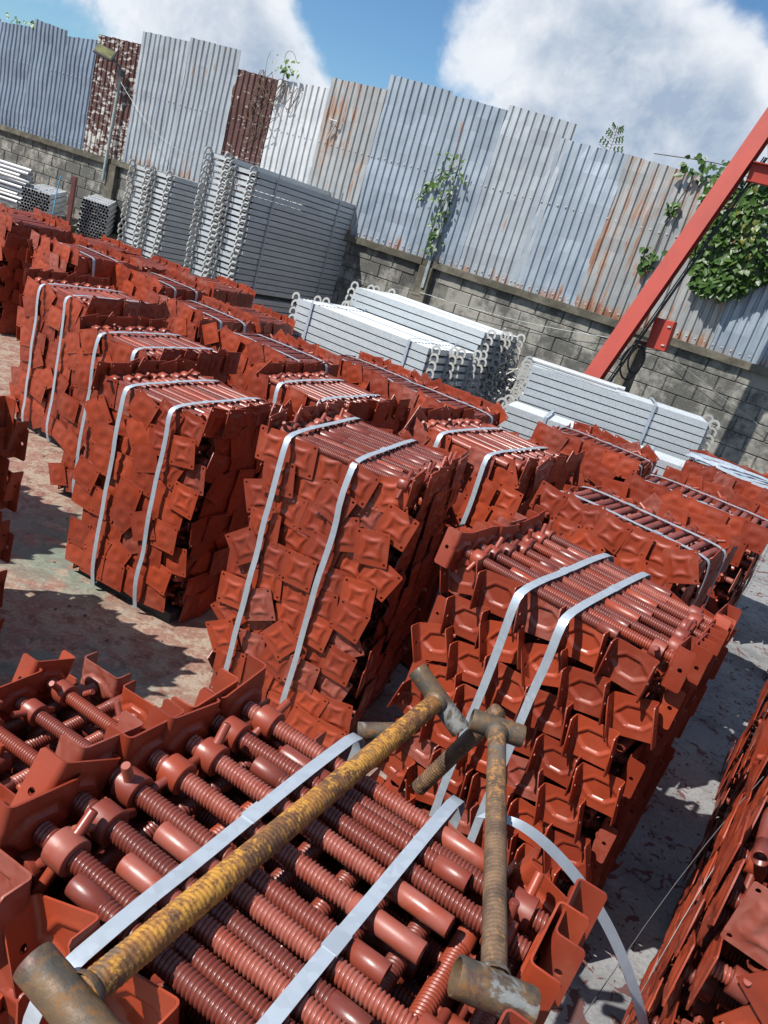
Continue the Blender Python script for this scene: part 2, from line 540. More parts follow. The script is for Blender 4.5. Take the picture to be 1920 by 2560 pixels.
ORD = ['zeroth', 'first', 'second', 'third', 'fourth', 'fifth', 'sixth', 'seventh', 'eighth', 'ninth', 'tenth', 'eleventh', 'twelfth',
       'thirteenth', 'fourteenth', 'fifteenth', 'sixteenth', 'seventeenth', 'eighteenth', 'nineteenth', 'twentieth',
       'twenty-first', 'twenty-second', 'twenty-third', 'twenty-fourth', 'twenty-fifth', 'twenty-sixth', 'twenty-seventh',
       'twenty-eighth', 'twenty-ninth', 'thirtieth', 'thirty-first', 'thirty-second', 'thirty-third', 'thirty-fourth',
       'thirty-fifth', 'thirty-sixth', 'thirty-seventh', 'thirty-eighth', 'thirty-ninth', 'fortieth', 'forty-first', 'forty-second']


def ordn(i):
    return ORD[i] if i < len(ORD) else '%dth' % i


def cdt(outline, holes, inner):
    """triangulate an outline with holes; returns 2D verts and tris"""
    vs = [Vector(p) for p in outline]
    ed = [(i, (i + 1) % len(outline)) for i in range(len(outline))]
    for h in holes:
        b = len(vs)
        vs += [Vector(p) for p in h]
        ed += [(b + i, b + (i + 1) % len(h)) for i in range(len(h))]
    vs += [Vector(p) for p in inner]
    ov, oe, of, _, _, _ = delaunay_2d_cdt(vs, ed, [], 1, 1e-6)
    cen = [(sum(p[0] for p in h) / len(h), sum(p[1] for p in h) / len(h), max(math.dist(p, (sum(q[0] for q in h) / len(h), sum(q[1] for q in h) / len(h))) for p in h)) for h in holes]
    out = []
    for f in of:
        cx = sum(ov[i].x for i in f) / 3
        cy = sum(ov[i].y for i in f) / 3
        if any((cx - a) ** 2 + (cy - b) ** 2 < (r * 0.97) ** 2 for a, b, r in cen):
            continue
        out.append(tuple(f))
    return [(p.x, p.y) for p in ov], out


def solid_sheet(mb, v2, tris, height, thick, fold=None):
    """give a flat triangulation height, optional folding, and thickness. surface lies at x = height(y,z)"""
    n = len(v2)
    def place(p, off):
        h = height(*p) + off
        return fold(p, h) if fold else (h, p[0], p[1])
    top = [place(p, 0.0) for p in v2]
    bot = [place(p, thick) for p in v2]
    fs = [t for t in tris] + [(a + n, c + n, b + n) for a, b, c in tris]
    cnt = {}
    for t in tris:
        for a, b in ((t[0], t[1]), (t[1], t[2]), (t[2], t[0])):
            cnt[(a, b)] = 1
    for (a, b) in list(cnt):
        if (b, a) not in cnt:
            fs.append((a, b, b + n, a + n))
    mb.add(top + bot, fs)


# ------------------------------------------------------------------ the screw jack, in three grades of detail
JL = 0.60            # length of one jack
RR = 0.0187


def circle(cx, cy, r, k, ph=0.0):
    return [(cx + r * math.cos(2 * PI * i / k + ph), cy + r * math.sin(2 * PI * i / k + ph)) for i in range(k)]


def plate_height(y, z):
    # pressed crescents, one along each side, bowed inward
    tot = 0.0
    for p, t in ((y, z), (-y, z), (z, y), (-z, y)):
        p, t = p / 0.075, abs(t) / 0.075
        if t < 0.60:
            q = t / 0.60
            d = p - (0.44 + 0.19 * q * q)
            wd = 0.10 if d > 0 else 0.17
            tot += math.exp(-(d / wd) ** 2) * (1 - q * q) ** 0.8
    return -0.0072 * min(1.1, tot)


def plate_mesh(name, half, grid, holeseg, mat):
    c = 0.004
    hs = half
    if holeseg > 4:
        out = [(-hs + c, -hs), (hs - c, -hs), (hs, -hs + c), (hs, hs - c), (hs - c, hs), (-hs + c, hs), (-hs, hs - c), (-hs, -hs + c)]
    else:
        out = [(-hs, -hs), (hs, -hs), (hs, hs), (-hs, hs)]
    holes = [circle(a * (hs - 0.014), b * (hs - 0.014), 0.0058, holeseg, 0.3) for a in (-1, 1) for b in (-1, 1)]
    inner = []
    lim = hs - 0.005
    for i in range(grid):
        for j in range(grid):
            y = -lim + 2 * lim * i / (grid - 1)
            z = -lim + 2 * lim * j / (grid - 1)
            if abs(abs(y) - (hs - 0.014)) < 0.009 and abs(abs(z) - (hs - 0.014)) < 0.009:
                continue
            inner.append((y, z))
    v2, tr = cdt(out, holes, inner)
    mb = MB()
    solid_sheet(mb, v2, tr, plate_height, 0.0038)
    return mb.mesh(name, mat, True)


def uhead_mesh(name, mat, nx, nz, holeseg):
    wid, dep, hgt = 0.138, 0.050, 0.138      # web width, flange depth, channel height
    tot = wid / 2 + dep
    holes = [circle(s * (wid / 2 + dep * 0.52), 0, 0.0075, holeseg, 0.2) for s in (-1, 1)]
    c = 0.006
    out = [(-tot + c, -hgt / 2), (tot - c, -hgt / 2), (tot, -hgt / 2 + c), (tot, hgt / 2 - c), (tot - c, hgt / 2), (-tot + c, hgt / 2), (-tot, hgt / 2 - c), (-tot, -hgt / 2 + c)]
    inner = []
    rb = 0.008
    cols = [wid / 2 - rb, wid / 2 - rb * 0.45, wid / 2 + rb * 0.1, wid / 2 + rb * 0.65]
    cols = [-q for q in reversed(cols)] + [(-wid / 2 + rb) + (wid - 2 * rb) * (i + 1) / (nx + 1) for i in range(nx)] + cols
    # edge points on top and bottom so the bends are round there as well
    pts_top = sorted(cols)
    out = ([(-tot + c, -hgt / 2)] + [(q, -hgt / 2) for q in pts_top] + [(tot - c, -hgt / 2), (tot, -hgt / 2 + c), (tot, hgt / 2 - c), (tot - c, hgt / 2)]
           + [(q, hgt / 2) for q in reversed(pts_top)] + [(-tot + c, hgt / 2), (-tot, hgt / 2 - c), (-tot, -hgt / 2 + c)])
    for q in cols:
        for j in range(nz):
            inner.append((q, -hgt / 2 + hgt * (j + 1) / (nz + 1)))
    v2, tr = cdt(out, holes, inner)

    def hh(y, z):
        # pressed hexagon dish: pointed left and right
        ay, az = abs(y), abs(z)
        q = max(az / 0.033, (ay * 0.62 + az * 0.72) / 0.040)
        t = min(1, max(0, (q - 0.82) / 0.22))
        rim = math.exp(-((q - 1.10) / 0.10) ** 2) * 0.0022
        return 0.0065 * (1 - t * t * (3 - 2 * t)) - rim

    def fold(p, h):
        y, z = p
        s = 1 if y > 0 else -1
        a = abs(y)
        w2 = wid / 2 - rb
        if a <= w2:
            return (h, y, z)
        arc = rb * PI / 2
        if a <= w2 + arc:
            th = (a - w2) / rb
            # bend towards -x
            r_ = rb + h
            return (-(rb) + r_ * math.cos(th), s * (w2 + r_ * math.sin(th)), z)
        return (-(rb) - (a - w2 - arc), s * (w2 + rb + h), z)
    mb = MB()
    solid_sheet(mb, v2, tr, lambda y, z: hh(y, z), 0.004, fold)
    return mb.mesh(name, mat, True)


def rod_mesh(name, pitch, samples, seg, smooth_from, tail_len, mat, depth=0.0030, L=JL, helix=True):
    """threaded pipe from x=0 to L; thread ends at smooth_from; the end is an open tube"""
    mb = MB()
    prof = {5: (1, 1, 0.9, 0.0, 0.0), 4: (1, 0.95, 0.0, 0.0), 3: (1.0, 0.8, 0.0), 2: (1, 0)}[samples]
    n = int(smooth_from / pitch * samples)
    vs, fs = [], []
    for i in range(n + 1):
        x = i * pitch / samples
        for k in range(seg):
            a = 2 * PI * k / seg
            xx = x + (pitch * k / seg if helix else 0.0)
            xx = max(xx, 0.0125)
            g = prof[i % samples]
            r = RR - depth * (1 - g)
            vs.append((xx, r * math.cos(a), r * math.sin(a)))
    fcode = []
    for i in range(n):
        for k in range(seg):
            k2 = (k + 1) % seg
            fcode.append((i, k))
            if k2 == 0 and helix:
                j0, j1 = i + samples, i + 1 + samples
                if j1 > n:
                    j0, j1 = min(j0, n), min(j1, n)
                    if j0 == j1:
                        fcode.pop()
                        continue
                fs.append((i * seg + k, (i + 1) * seg + k, j1 * seg, j0 * seg))
            else:
                fs.append((i * seg + k, (i + 1) * seg + k, (i + 1) * seg + k2, i * seg + k2))
    mb.add(vs, fs)
    s0 = smooth_from - pitch * 0.5
    ri = RR * 0.80
    mb.rev([(s0 - 0.001, RR * 0.9), (s0, RR * 1.02), (L - 0.001, RR * 1.02), (L, RR * 1.0), (L, ri), (L - 0.03, ri), (L - 0.0301, 0.001)], max(seg, 8), caps=(False, False))
    me = bpy.data.meshes.new(name)
    me.from_pydata(mb.v, [], mb.f)
    me.materials.append(mat)
    me.materials.append(M['grime_shade'])
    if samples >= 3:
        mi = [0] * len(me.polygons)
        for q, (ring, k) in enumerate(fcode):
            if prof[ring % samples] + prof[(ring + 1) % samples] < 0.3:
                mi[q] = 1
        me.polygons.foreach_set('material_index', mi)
    return finish(me, 'all' if samples >= 3 else True)


def nut_mesh(name, mat, lugs=True, seg=14, x0=0.055):
    mb = MB()
    a, b = x0, x0 + 0.043
    mb.rev([(a, RR), (a, 0.0295), (a + 0.0015, 0.0312), (b - 0.0015, 0.0312), (b, 0.0298), (b, RR)], seg, caps=(False, False))
    if lugs:
        lug_into(mb, 8, x0)
    return mb.mesh(name, mat, True)


def lug_into(mb, seg=10, x0=0.055, both=(1, -1)):
    for s in both:
        mx = Matrix.Translation((x0 + 0.02, 0, 0)) @ Matrix.Rotation(s * PI / 2, 4, 'Z')
        mb.rev([(0.026, 0.0125), (0.031, 0.0095), (0.068, 0.009), (0.070, 0.0078)], seg, mx, caps=(False, True))


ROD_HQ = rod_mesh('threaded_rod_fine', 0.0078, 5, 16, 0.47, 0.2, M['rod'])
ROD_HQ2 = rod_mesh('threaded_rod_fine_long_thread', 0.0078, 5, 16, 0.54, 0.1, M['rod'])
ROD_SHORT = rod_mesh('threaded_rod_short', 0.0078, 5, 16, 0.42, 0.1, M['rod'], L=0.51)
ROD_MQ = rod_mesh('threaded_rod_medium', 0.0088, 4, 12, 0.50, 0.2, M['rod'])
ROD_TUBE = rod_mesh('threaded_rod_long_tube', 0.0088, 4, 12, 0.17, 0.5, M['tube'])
PLATE_HQ = plate_mesh('base_plate_fine', 0.075, 25, 10, M['plate'])
UHEAD_HQ = uhead_mesh('u_head_fine', M['plate'], 26, 22, 14)
NUT_HQ = nut_mesh('wing_nut_fine', M['nut'], False, 20)
NUT_MQ = nut_mesh('wing_nut_medium', M['nut'], True, 12)
lm = MB()
lug_into(lm, 12, both=(1,))
LUG = lm.mesh('lug', M['nut'], True)


def template(me):
    me.calc_loop_triangles()
    V = np.empty(len(me.vertices) * 3, np.float32)
    me.vertices.foreach_get('co', V)
    T = np.empty(len(me.loop_triangles) * 3, np.int32)
    me.loop_triangles.foreach_get('vertices', T)
    return V.reshape(-1, 3), T.reshape(-1, 3)


def join_templates(ts):
    vs, fs, ms, o = [], [], [], 0
    for (V, T), mi in ts:
        vs.append(V)
        fs.append(T + o)
        ms.append(np.full(len(T), mi, np.int32))
        o += len(V)
    return np.vstack(vs), np.vstack(fs), np.concatenate(ms)


P_LQ = template(plate_mesh('base_plate_coarse', 0.075, 9, 4, M['plate']))
P_XQ = MB()
P_XQ.box(0, 0.004, -0.075, 0.075, -0.075, 0.075)
P_XQ = template(P_XQ.mesh('base_plate_box', M['plate'], False))
U_LQ = template(uhead_mesh('u_head_coarse', M['plate'], 4, 3, 5))
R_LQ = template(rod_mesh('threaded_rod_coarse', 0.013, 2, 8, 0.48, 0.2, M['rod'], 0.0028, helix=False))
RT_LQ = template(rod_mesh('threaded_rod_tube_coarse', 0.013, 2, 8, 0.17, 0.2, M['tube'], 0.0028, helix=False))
rx = MB()
rx.rev([(0.0125, RR), (JL, RR)], 8)
R_XQ = template(rx.mesh('rod_box', M['rod'], True))
N_LQ = template(nut_mesh('wing_nut_coarse', M['nut'], True, 8))

# ------------------------------------------------------------------ floor
def grid_floor():
    mb = MB()
    mb.box(-60, 60, -30, 60, -0.3, 0.0)
    return obj('ground', mb.mesh('ground', M['floor'], False))


tag(grid_floor(), 'painted concrete yard floor with peeling red and green paint', None, kind='structure')

# ------------------------------------------------------------------ jack piles
SPJ = []      # every jack: dict


def pile(name, cx, cy, ang, kind, top='X', layers=20, n=14, wid=0.76, dz=0.058, tubes=False, z0=0.06, lean=(0, 0), seed=0, widy=None, nb=10):
    r = random.Random(seed * 17 + 3)
    xa = Vector((math.cos(R(ang)), math.sin(R(ang)), 0))
    ya = Vector((-xa.y, xa.x, 0))
    n_top = n
    for k in range(layers):
        n = n_top if k == layers - 1 else nb
        inner = 0.11
        if kind == 'plate' and k < layers - 1:
            inner = 0.13 if (k % 2 == (layers - 2) % 2) else 0.27
        if name == 'middle pile' and k < layers - 1 and k % 2 == (layers - 1) % 2:
            inner, n = 0.30, 7
        d = top if (layers - 1 - k) % 2 == 0 else ('Y' if top == 'X' else 'X')
        z = z0 + 0.03 + k * dz
        cen = Vector((cx + lean[0] * k / layers, cy + lean[1] * k / layers, z))
        if d == 'X':
            ax, side = xa, ya
        else:
            ax, side = ya, xa
        flip = (k // 2) % 2 if kind == 'u' else r.random() < 0.5
        along = wid if d == 'X' else (widy or wid)
        across = (widy or wid) if d == 'X' else wid
        sp = (across - inner) / (n - 1)
        for i in range(n):
            s = 1 if (i + flip) % 2 == 0 else -1
            off = -((n - 1) / 2) * sp + i * sp
            jit = r.uniform(-0.024, 0.022) if kind == 'plate' else (r.uniform(-0.024, 0.018) if d == 'Y' or k == layers - 1 else r.uniform(-0.010, 0.010))
            head = cen + side * (off + r.uniform(-0.004, 0.004)) - ax * s * (along / 2 + jit - 0.02)
            head.z += r.uniform(-0.003, 0.003) + (0.004 if kind == 'u' else 0)
            if (head - Vector((0.37, 0.88, 1.19))).length < 0.10 and name == 'foreground pile':
                continue
            if name == 'left foreground pile' and k == layers - 1 and (s == -1 or i > 5):
                continue
            X = (ax * s + side * r.uniform(-0.02, 0.02) + Vector((0, 0, r.uniform(-0.008, 0.012)))).normalized()
            Y = Vector((0, 0, 1)).cross(X).normalized()
            Z = X.cross(Y)
            mx = Matrix(((X.x, Y.x, Z.x, head.x), (X.y, Y.y, Z.y, head.y), (X.z, Y.z, Z.z, head.z), (0, 0, 0, 1)))
            if kind == 'plate':
                phi = r.choice([r.gauss(0, 0.10), r.uniform(-0.7, 0.7), r.gauss(0, 0.25)])
            else:
                phi = r.gauss(0.0, 0.16) if k == layers - 1 else (r.gauss(0, 0.05) if d == 'X' else r.gauss(-0.16, 0.12))
            face = {('X', 1): 'left', ('X', -1): 'right', ('Y', 1): 'front', ('Y', -1): 'back'}[(d, s)]
            SPJ.append(dict(mx=mx, phi=phi, nphi=r.uniform(0, PI), kind=kind, tubes=tubes, face=face, d=d, i=i, n=n, down=layers - 1 - k,
                            top=(k == layers - 1), second=(k >= layers - 3), head=head, nrm=-ax * s, pile=name, tone=r.random(), xa=xa, ya=ya, short=along < 0.7))
    # dark timber under the pile
    return dict(name=name, cx=cx, cy=cy, xa=xa, ya=ya, wid=wid, top=top, ztop=z0 + 0.03 + (layers - 1) * dz, z0=z0, lean=lean)


PILES = {}
def P(key, *a, **k):
    PILES[key] = pile(*a, **k)


P('near', 'foreground pile', 0.05, 1.03, -24, 'u', 'X', 19, 14, 0.80, widy=0.66, nb=10, dz=0.0610, seed=1)
P('nearleft', 'left foreground pile', -0.47, 1.62, -23, 'u', 'X', 12, 8, 0.74, dz=0.0635, nb=8, widy=0.52, seed=2)
P('mid', 'middle pile', 0.80, 2.62, -32, 'u', 'X', 18, 13, 0.82, widy=0.70, dz=0.0690, nb=10, seed=3)
P('leftedge', 'pile at left edge', -1.97, 2.66, -18, 'u', 'X', 19, 12, 0.76, seed=4)
P('leftout', 'pile past left edge', -2.95, 3.72, -18, 'u', 'X', 19, 12, 0.76, seed=14)
P('centre', 'centre plate pile', -0.13, 3.40, -17, 'plate', 'X', 22, 14, 0.76, seed=5)
P('second', 'pile left of centre', -1.12, 4.02, -21, 'plate', 'X', 19, 15, 0.76, seed=6)
P('third', 'left row third pile', -1.70, 4.98, -22, 'plate', 'X', 19, 14, 0.76, seed=7)
P('fourth', 'left row fourth pile', -2.58, 5.98, -26, 'plate', 'X', 19, 14, 0.80, seed=8)
P('fifth', 'left row fifth pile', -3.75, 8.15, -30, 'plate', 'Y', 19, 13, 0.76, seed=9)
P('sixth', 'pile behind', -2.95, 8.25, -28, 'plate', 'Y', 18, 13, 0.76, seed=10)
P('seventh', 'pile behind', -2.12, 7.15, -28, 'plate', 'Y', 18, 13, 0.76, seed=11)
P('eighth', 'pile behind', -1.18, 6.08, -28, 'plate', 'Y', 19, 13, 0.78, tubes=True, seed=12)
P('d1', 'pile behind centre', -0.53, 4.88, -24, 'plate', 'X', 20, 14, 0.76, seed=13)
P('p12', 'pile behind', -0.50, 6.80, -28, 'plate', 'Y', 18, 13, 0.76, tubes=True, seed=15)
P('p13', 'pile behind', 0.13, 5.72, -28, 'plate', 'Y', 20, 13, 0.78, tubes=True, seed=16)
P('e', 'pile right of centre', 0.49, 4.30, -31, 'plate', 'X', 22, 14, 0.76, seed=17)
P('p15', 'pile by the planks', 1.40, 5.86, -28, 'plate', 'Y', 20, 13, 0.76, tubes=True, seed=18)
P('f', 'smooth-tube pile', 1.23, 3.78, -33, 'plate', 'Y', 21, 13, 0.80, tubes=True, seed=19)
P('p17', 'pile behind tubes', 1.86, 4.72, -28, 'plate', 'Y', 21, 13, 0.80, tubes=True, seed=20)
P('p18', 'pile by right edge', 2.62, 6.30, -24, 'plate', 'Y', 20, 13, 0.80, tubes=True, seed=21)
P('far1', 'far left pile', -4.75, 8.75, -30, 'plate', 'Y', 20, 13, 0.78, seed=22)
P('far2', 'far left pile', -5.35, 9.85, -30, 'plate', 'Y', 19, 13, 0.76, seed=23)
P('far3', 'far left pile', -4.35, 9.75, -30, 'plate', 'Y', 18, 13, 0.76, seed=24)
P('far4', 'far left pile', -3.55, 9.35, -30, 'plate', 'Y', 18, 13, 0.76, seed=25)
P('far5', 'far left pile', -2.70, 9.30, -30, 'plate', 'Y', 18, 13, 0.76, seed=26)
P('far6', 'far left pile', -1.95, 8.25, -30, 'plate', 'Y', 17, 13, 0.70, seed=27)
P('r1', 'near right pile', 1.42, 1.45, -28, 'plate', 'Y', 20, 14, 0.84, seed=28)
P('r2', 'second right pile', 1.98, 2.45, -27, 'plate', 'Y', 20, 14, 0.84, seed=29)
P('r3', 'third right pile', 2.46, 3.40, -27, 'plate', 'Y', 20, 14, 0.84, seed=30)

# which jacks the photograph shows largest
for j in SPJ:
    pr = project(j['head'])
    inside = False
    for f_ in (0.0, 0.3, 0.6):
        pq = project(j['mx'] @ Vector((f_, 0, 0)))
        if pq is not None and -60 < pq[0] < 1980 and -40 < pq[1] < 2620:
            inside = True
    toward = j['nrm'].dot(CAM - j['head']) > 0
    j['dist'] = (CAM - j['head']).length
    vis = inside and (j['top'] or (toward and not (j['pile'] == 'pile past left edge')))
    if j['pile'] in ('foreground pile', 'left foreground pile'):
        vis = inside and j['down'] < (6 if j['pile'][0] == 'f' else 6)
        if j['down'] >= 2 and j['pile'][0] == 'f' and inside and j['face'] == 'back':
            vis = j['down'] < 4
    if j['pile'] == 'pile at left edge':
        vis = inside and j['face'] == 'right'
    j['vis'] = vis
for kind in ('plate', 'u'):
    cand = sorted([j for j in SPJ if j['vis'] and j['kind'] == kind], key=lambda j: j['dist'] - (0.25 if j['top'] else 0))
    print(kind, 'candidates', len(cand))
    for j in cand[:292]:
        j['solo'] = True

GROUPS = {'plate': 'red base-plate screw jacks in the strapped piles', 'u': 'red U-head screw jacks in the strapped piles'}
count = {}
for j in SPJ:
    if not j.get('solo'):
        continue
    kw = 'U-head jack' if j['kind'] == 'u' else 'plate jack'
    endw = 'head' if j['kind'] == 'u' else 'plate'
    i = j['i']
    if j['d'] == 'X':
        pos = 'rod %s from near edge' % ordn(i + 1)
    else:
        pos = 'rod %s from left' % ordn(i + 1)
    if j['top']:
        lab = '%s, %s, top layer, %s at %s, %s' % (kw, pos, endw, j['face'], j['pile'])
    else:
        lab = '%s, %s, %s layer, %s face, %s' % (kw, pos, ordn(j['down'] + 1), j['face'], j['pile'])
    name = 'u_head_jack' if j['kind'] == 'u' else 'base_plate_jack'
    t = thing(name, lab, 'screw jack', j['mx'], GROUPS[j['kind']])
    near = j['dist'] < 3.6
    if j['tubes']:
        rod = ROD_TUBE
    elif near:
        rod = ROD_SHORT if j['short'] else ROD_HQ if int(j['tone'] * 100) % 3 else ROD_HQ2
    else:
        rod = ROD_MQ
    rot = Matrix.Rotation(j['tone'] * 6.28, 4, 'X')
    obj('threaded_rod', rod, t, rot)
    obj('u_head' if j['kind'] == 'u' else 'base_plate', UHEAD_HQ if j['kind'] == 'u' else PLATE_HQ, t, Matrix.Rotation(j['phi'], 4, 'X'))
    nx = Matrix.Translation(((j['tone'] * 7 % 1) * 0.02 - (0.018 if j['kind'] == 'u' else 0.025), 0, 0)) @ Matrix.Rotation(j['nphi'], 4, 'X')
    if j['dist'] < 2.6:
        nt = obj('wing_nut', NUT_HQ, t, nx)
        obj('lug', LUG, nt, Matrix.Identity(4))
        obj('lug', LUG, nt, Matrix.Rotation(PI, 4, 'X'))
    else:
        obj('wing_nut', NUT_MQ, t, nx)

# all other jacks, joined
for kind, nm, lab in (('plate', 'base_plate_jack_stack', 'remaining red base-plate jacks stacked crosswise in the farther strapped piles'),
                      ('u', 'u_head_jack_stack', 'remaining red U-head jacks stacked deep inside the U-head piles')):
    mats = [M['plate'], M['rod'], M['tube'], M['nut']]
    T_full = {False: join_templates([((P_LQ if kind == 'plate' else U_LQ), 0), (R_LQ, 1), (N_LQ, 3)]),
              True: join_templates([((P_LQ if kind == 'plate' else U_LQ), 0), (RT_LQ, 2), (N_LQ, 3)])}
    T_mid = join_templates([((P_LQ if kind == 'plate' else U_LQ), 0), (R_XQ, 1), (N_LQ, 3)])
    T_low = join_templates([((P_XQ if kind == 'plate' else U_LQ), 0), (R_XQ, 1)])
    Vs, Ts, Ms, Tn, o = [], [], [], [], 0
    for j in SPJ:
        if j['kind'] != kind or j.get('solo'):
            continue
        if j['top'] or (j['down'] < 3) or j['i'] in (0, j['n'] - 1):
            V, T, Mi = T_full[j['tubes']]
        elif j['vis']:
            V, T, Mi = T_mid
        else:
            V, T, Mi = T_low
        mx = np.array(j['mx'] @ Matrix.Rotation(j['phi'], 4, 'X'), dtype=np.float32)
        Vs.append(V @ mx[:3, :3].T + mx[:3, 3])
        Ts.append(T + o)
        Ms.append(Mi)
        Tn.append(np.full(len(V), j['tone'], np.float32))
        o += len(V)
    V, T, Mi, Tn = np.vstack(Vs), np.vstack(Ts), np.concatenate(Ms), np.concatenate(Tn)
    me = bpy.data.meshes.new(nm)
    me.vertices.add(len(V))
    me.vertices.foreach_set('co', V.astype(np.float32).ravel())
    me.loops.add(len(T) * 3)
    me.loops.foreach_set('vertex_index', T.astype(np.int32).ravel())
    me.polygons.add(len(T))
    me.polygons.foreach_set('loop_start', np.arange(0, len(T) * 3, 3, dtype=np.int32))
    me.polygons.foreach_set('loop_total', np.full(len(T), 3, np.int32))
    me.polygons.foreach_set('material_index', Mi.astype(np.int32))
    for mm in mats:
        me.materials.append(mm)
    at = me.attributes.new('tone', 'FLOAT', 'POINT')
    at.data.foreach_set('value', Tn)
    me.update(calc_edges=True)
    finish(me, True)
    print(nm, len(T), 'tris')
    o_ = obj(nm, me)
    tag(o_, lab, 'screw jacks', GROUPS[kind], 'stuff')


# ------------------------------------------------------------------ pallets and straps
def smooth_path(pts, it=2):
    pts = [Vector(p) for p in pts]
    for _ in range(it):
        out = [pts[0]]
        for a, b in zip(pts, pts[1:]):
            out += [a.lerp(b, 0.25), a.lerp(b, 0.75)]
        out.append(pts[-1])
        pts = out
    return pts


GS = 'steel straps round the piles'


def strap(p, off, label, drop=True, proud=0.036, w_=0.030, wob=0.012, seed=0):
    r = random.Random(seed)
    run = p['ya'] if p['top'] == 'X' else p['xa']
    cr = p['xa'] if p['top'] == 'X' else p['ya']
    c0 = Vector((p['cx'] + p['lean'][0], p['cy'] + p['lean'][1], 0)) + cr * off
    h = p['wid'] / 2 + proud - 0.02
    zt = p['ztop'] + RR + 0.010
    pts = []
    n = 10
    for side in (-1, 1):
        seq = []
        for k in range(n + 1):
            f = k / n
            z = (p['z0'] - 0.03) * (1 - f) + (zt - 0.04) * f
            o = h + r.uniform(-wob, wob) * 0.6 - (0.03 if k == 0 else 0)
            seq.append(c0 + run * side * o + cr * (r.uniform(-wob, wob) * 0.4) + Vector((0, 0, z)))
        seq.append(c0 + run * side * (h * 0.93) + Vector((0, 0, zt - 0.006)))
        if side == -1:
            pts += seq
            for f in (0.6, 0.3, 0.0, -0.3, -0.6):
                pts.append(c0 - run * (h * f) + Vector((0, 0, zt + r.uniform(0.0, 0.004))))
        else:
            pts += list(reversed(seq))
    path = smooth_path(pts, 1)
    t = thing('steel_strap', label, 'strap', Matrix.Translation(c0 + Vector((0, 0, zt))), GS)
    mb = MB()
    org = c0 + Vector((0, 0, zt))
    mb.band([q - org for q in path], cr, w_, 0.0016)
    obj('band', mb.mesh('band', M['strap'], True), t)
    mb = MB()
    q = -run * (h * r.uniform(-0.4, 0.4)) + Vector((0, 0, 0.004))
    mb.band([q - run * 0.022, q + run * 0.022], cr, w_ + 0.004, 0.0035)
    obj('seal', mb.mesh('seal', M['strap'], True), t)


def pallet(p, label):
    mb = MB()
    mx = Matrix.Translation((p['cx'], p['cy'], 0)) @ Matrix.Rotation(math.atan2(p['xa'].y, p['xa'].x), 4, 'Z')
    t = thing('bearer_frame', label, 'bearer', mx, 'bearers under the piles')
    hw = p['wid'] / 2 - 0.05
    for y in (-hw * 0.8, hw * 0.8):
        m1 = MB()
        m1.box(-hw, hw, y - 0.03, y + 0.03, 0.0, p['z0'])
        obj('bearer', m1.mesh('bearer', M['pallet'], False), t)


SL = {
    'centre': ('left strap on the centre plate pile', 'right strap on the centre plate pile'),
    'second': ('left strap on the pile left of centre', 'right strap on the pile left of centre'),
    'third': ('left strap on the third pile of the left row', 'right strap on the third pile of the left row'),
    'fourth': ('left strap on the fourth pile of the left row', 'right strap on the fourth pile of the left row'),
    'd1': ('left strap on the pile straight behind the centre plate pile', 'right strap on the pile straight behind the centre plate pile'),
    'e': ('left strap on the plate pile right of the centre pile', 'right strap on the plate pile right of the centre pile'),
    'mid': ('left strap over the middle U-head pile of threaded rods', 'right strap over the middle U-head pile of threaded rods'),
    'f': ('nearer strap across the pile of smooth tubes', 'farther strap across the pile of smooth tubes'),
    'p17': ('nearer strap across the pile behind the smooth tubes', 'farther strap across the pile behind the smooth tubes'),
    'p18': ('nearer strap on the pile at the right edge below the planks', 'farther strap on the pile at the right edge below the planks'),
    'eighth': ('nearer strap on the tube pile in the middle left distance', 'farther strap on the tube pile in the middle left distance'),
    'p12': ('nearer strap on the pile in front of the plank bundle', 'farther strap on the pile in front of the plank bundle'),
    'p13': ('nearer strap on the tube pile below the plank hooks', 'farther strap on the tube pile below the plank hooks'),
    'p15': ('nearer strap on the pile in front of the low planks', 'farther strap on the pile in front of the low planks'),
    'fifth': ('nearer strap on the fifth pile of the left row', 'farther strap on the fifth pile of the left row'),
    'sixth': ('nearer strap on the pile behind the fourth left pile', 'farther strap on the pile behind the fourth left pile'),
    'seventh': ('nearer strap on the pile below the tall plank stack', 'farther strap on the pile below the tall plank stack'),
}
for q, (k, labs) in enumerate(SL.items()):
    p = PILES[k]
    o = 0.15 if k not in ('mid',) else 0.105
    oa, ob = (-0.24, 0.07) if k == 'centre' else (-o, 0.06 if k == 'mid' else o)
    strap(p, oa, labs[0], seed=q * 2, w_=0.029 if k in ('mid', 'f') else 0.026)
    strap(p, ob, labs[1], seed=q * 2 + 1, w_=0.029 if k in ('mid', 'f') else 0.026)
    pallet(p, 'dark timber bearers under the ' + labs[0].split(' the ', 1)[1])
strap(PILES['near'], -0.13, 'left steel strap on the foreground pile, partly under the long rusty bar', proud=0.03, w_=0.0255, seed=90)
strap(PILES['near'], 0.12, 'right steel strap on the foreground pile, between the two rusty bars', proud=0.03, w_=0.0255, seed=91)

# loose strap springing off the near pile down into the aisle
mb = MB()
pts = [(0.36, 1.29, 1.215), (0.389, 1.279, 1.232), (0.439, 1.269, 1.238), (0.518, 1.27, 1.2), (0.612, 1.274, 1.13), (0.707, 1.291, 1.03), (0.794, 1.301, 0.92), (0.874, 1.319, 0.8), (0.939, 1.341, 0.68), (0.98, 1.36, 0.5)]
pts = smooth_path(pts, 3)
o_ = Vector(pts[0])
mb.band([q - o_ for q in pts], [Vector((0.75, 0.42, 0.52)) for q in pts], 0.023, 0.0016)
tag(obj('loose_strap', mb.mesh('loose_strap', M['strap'], True), None, Matrix.Translation(o_)), 'loose steel strap curving off the foreground pile and down into the aisle', 'strap')


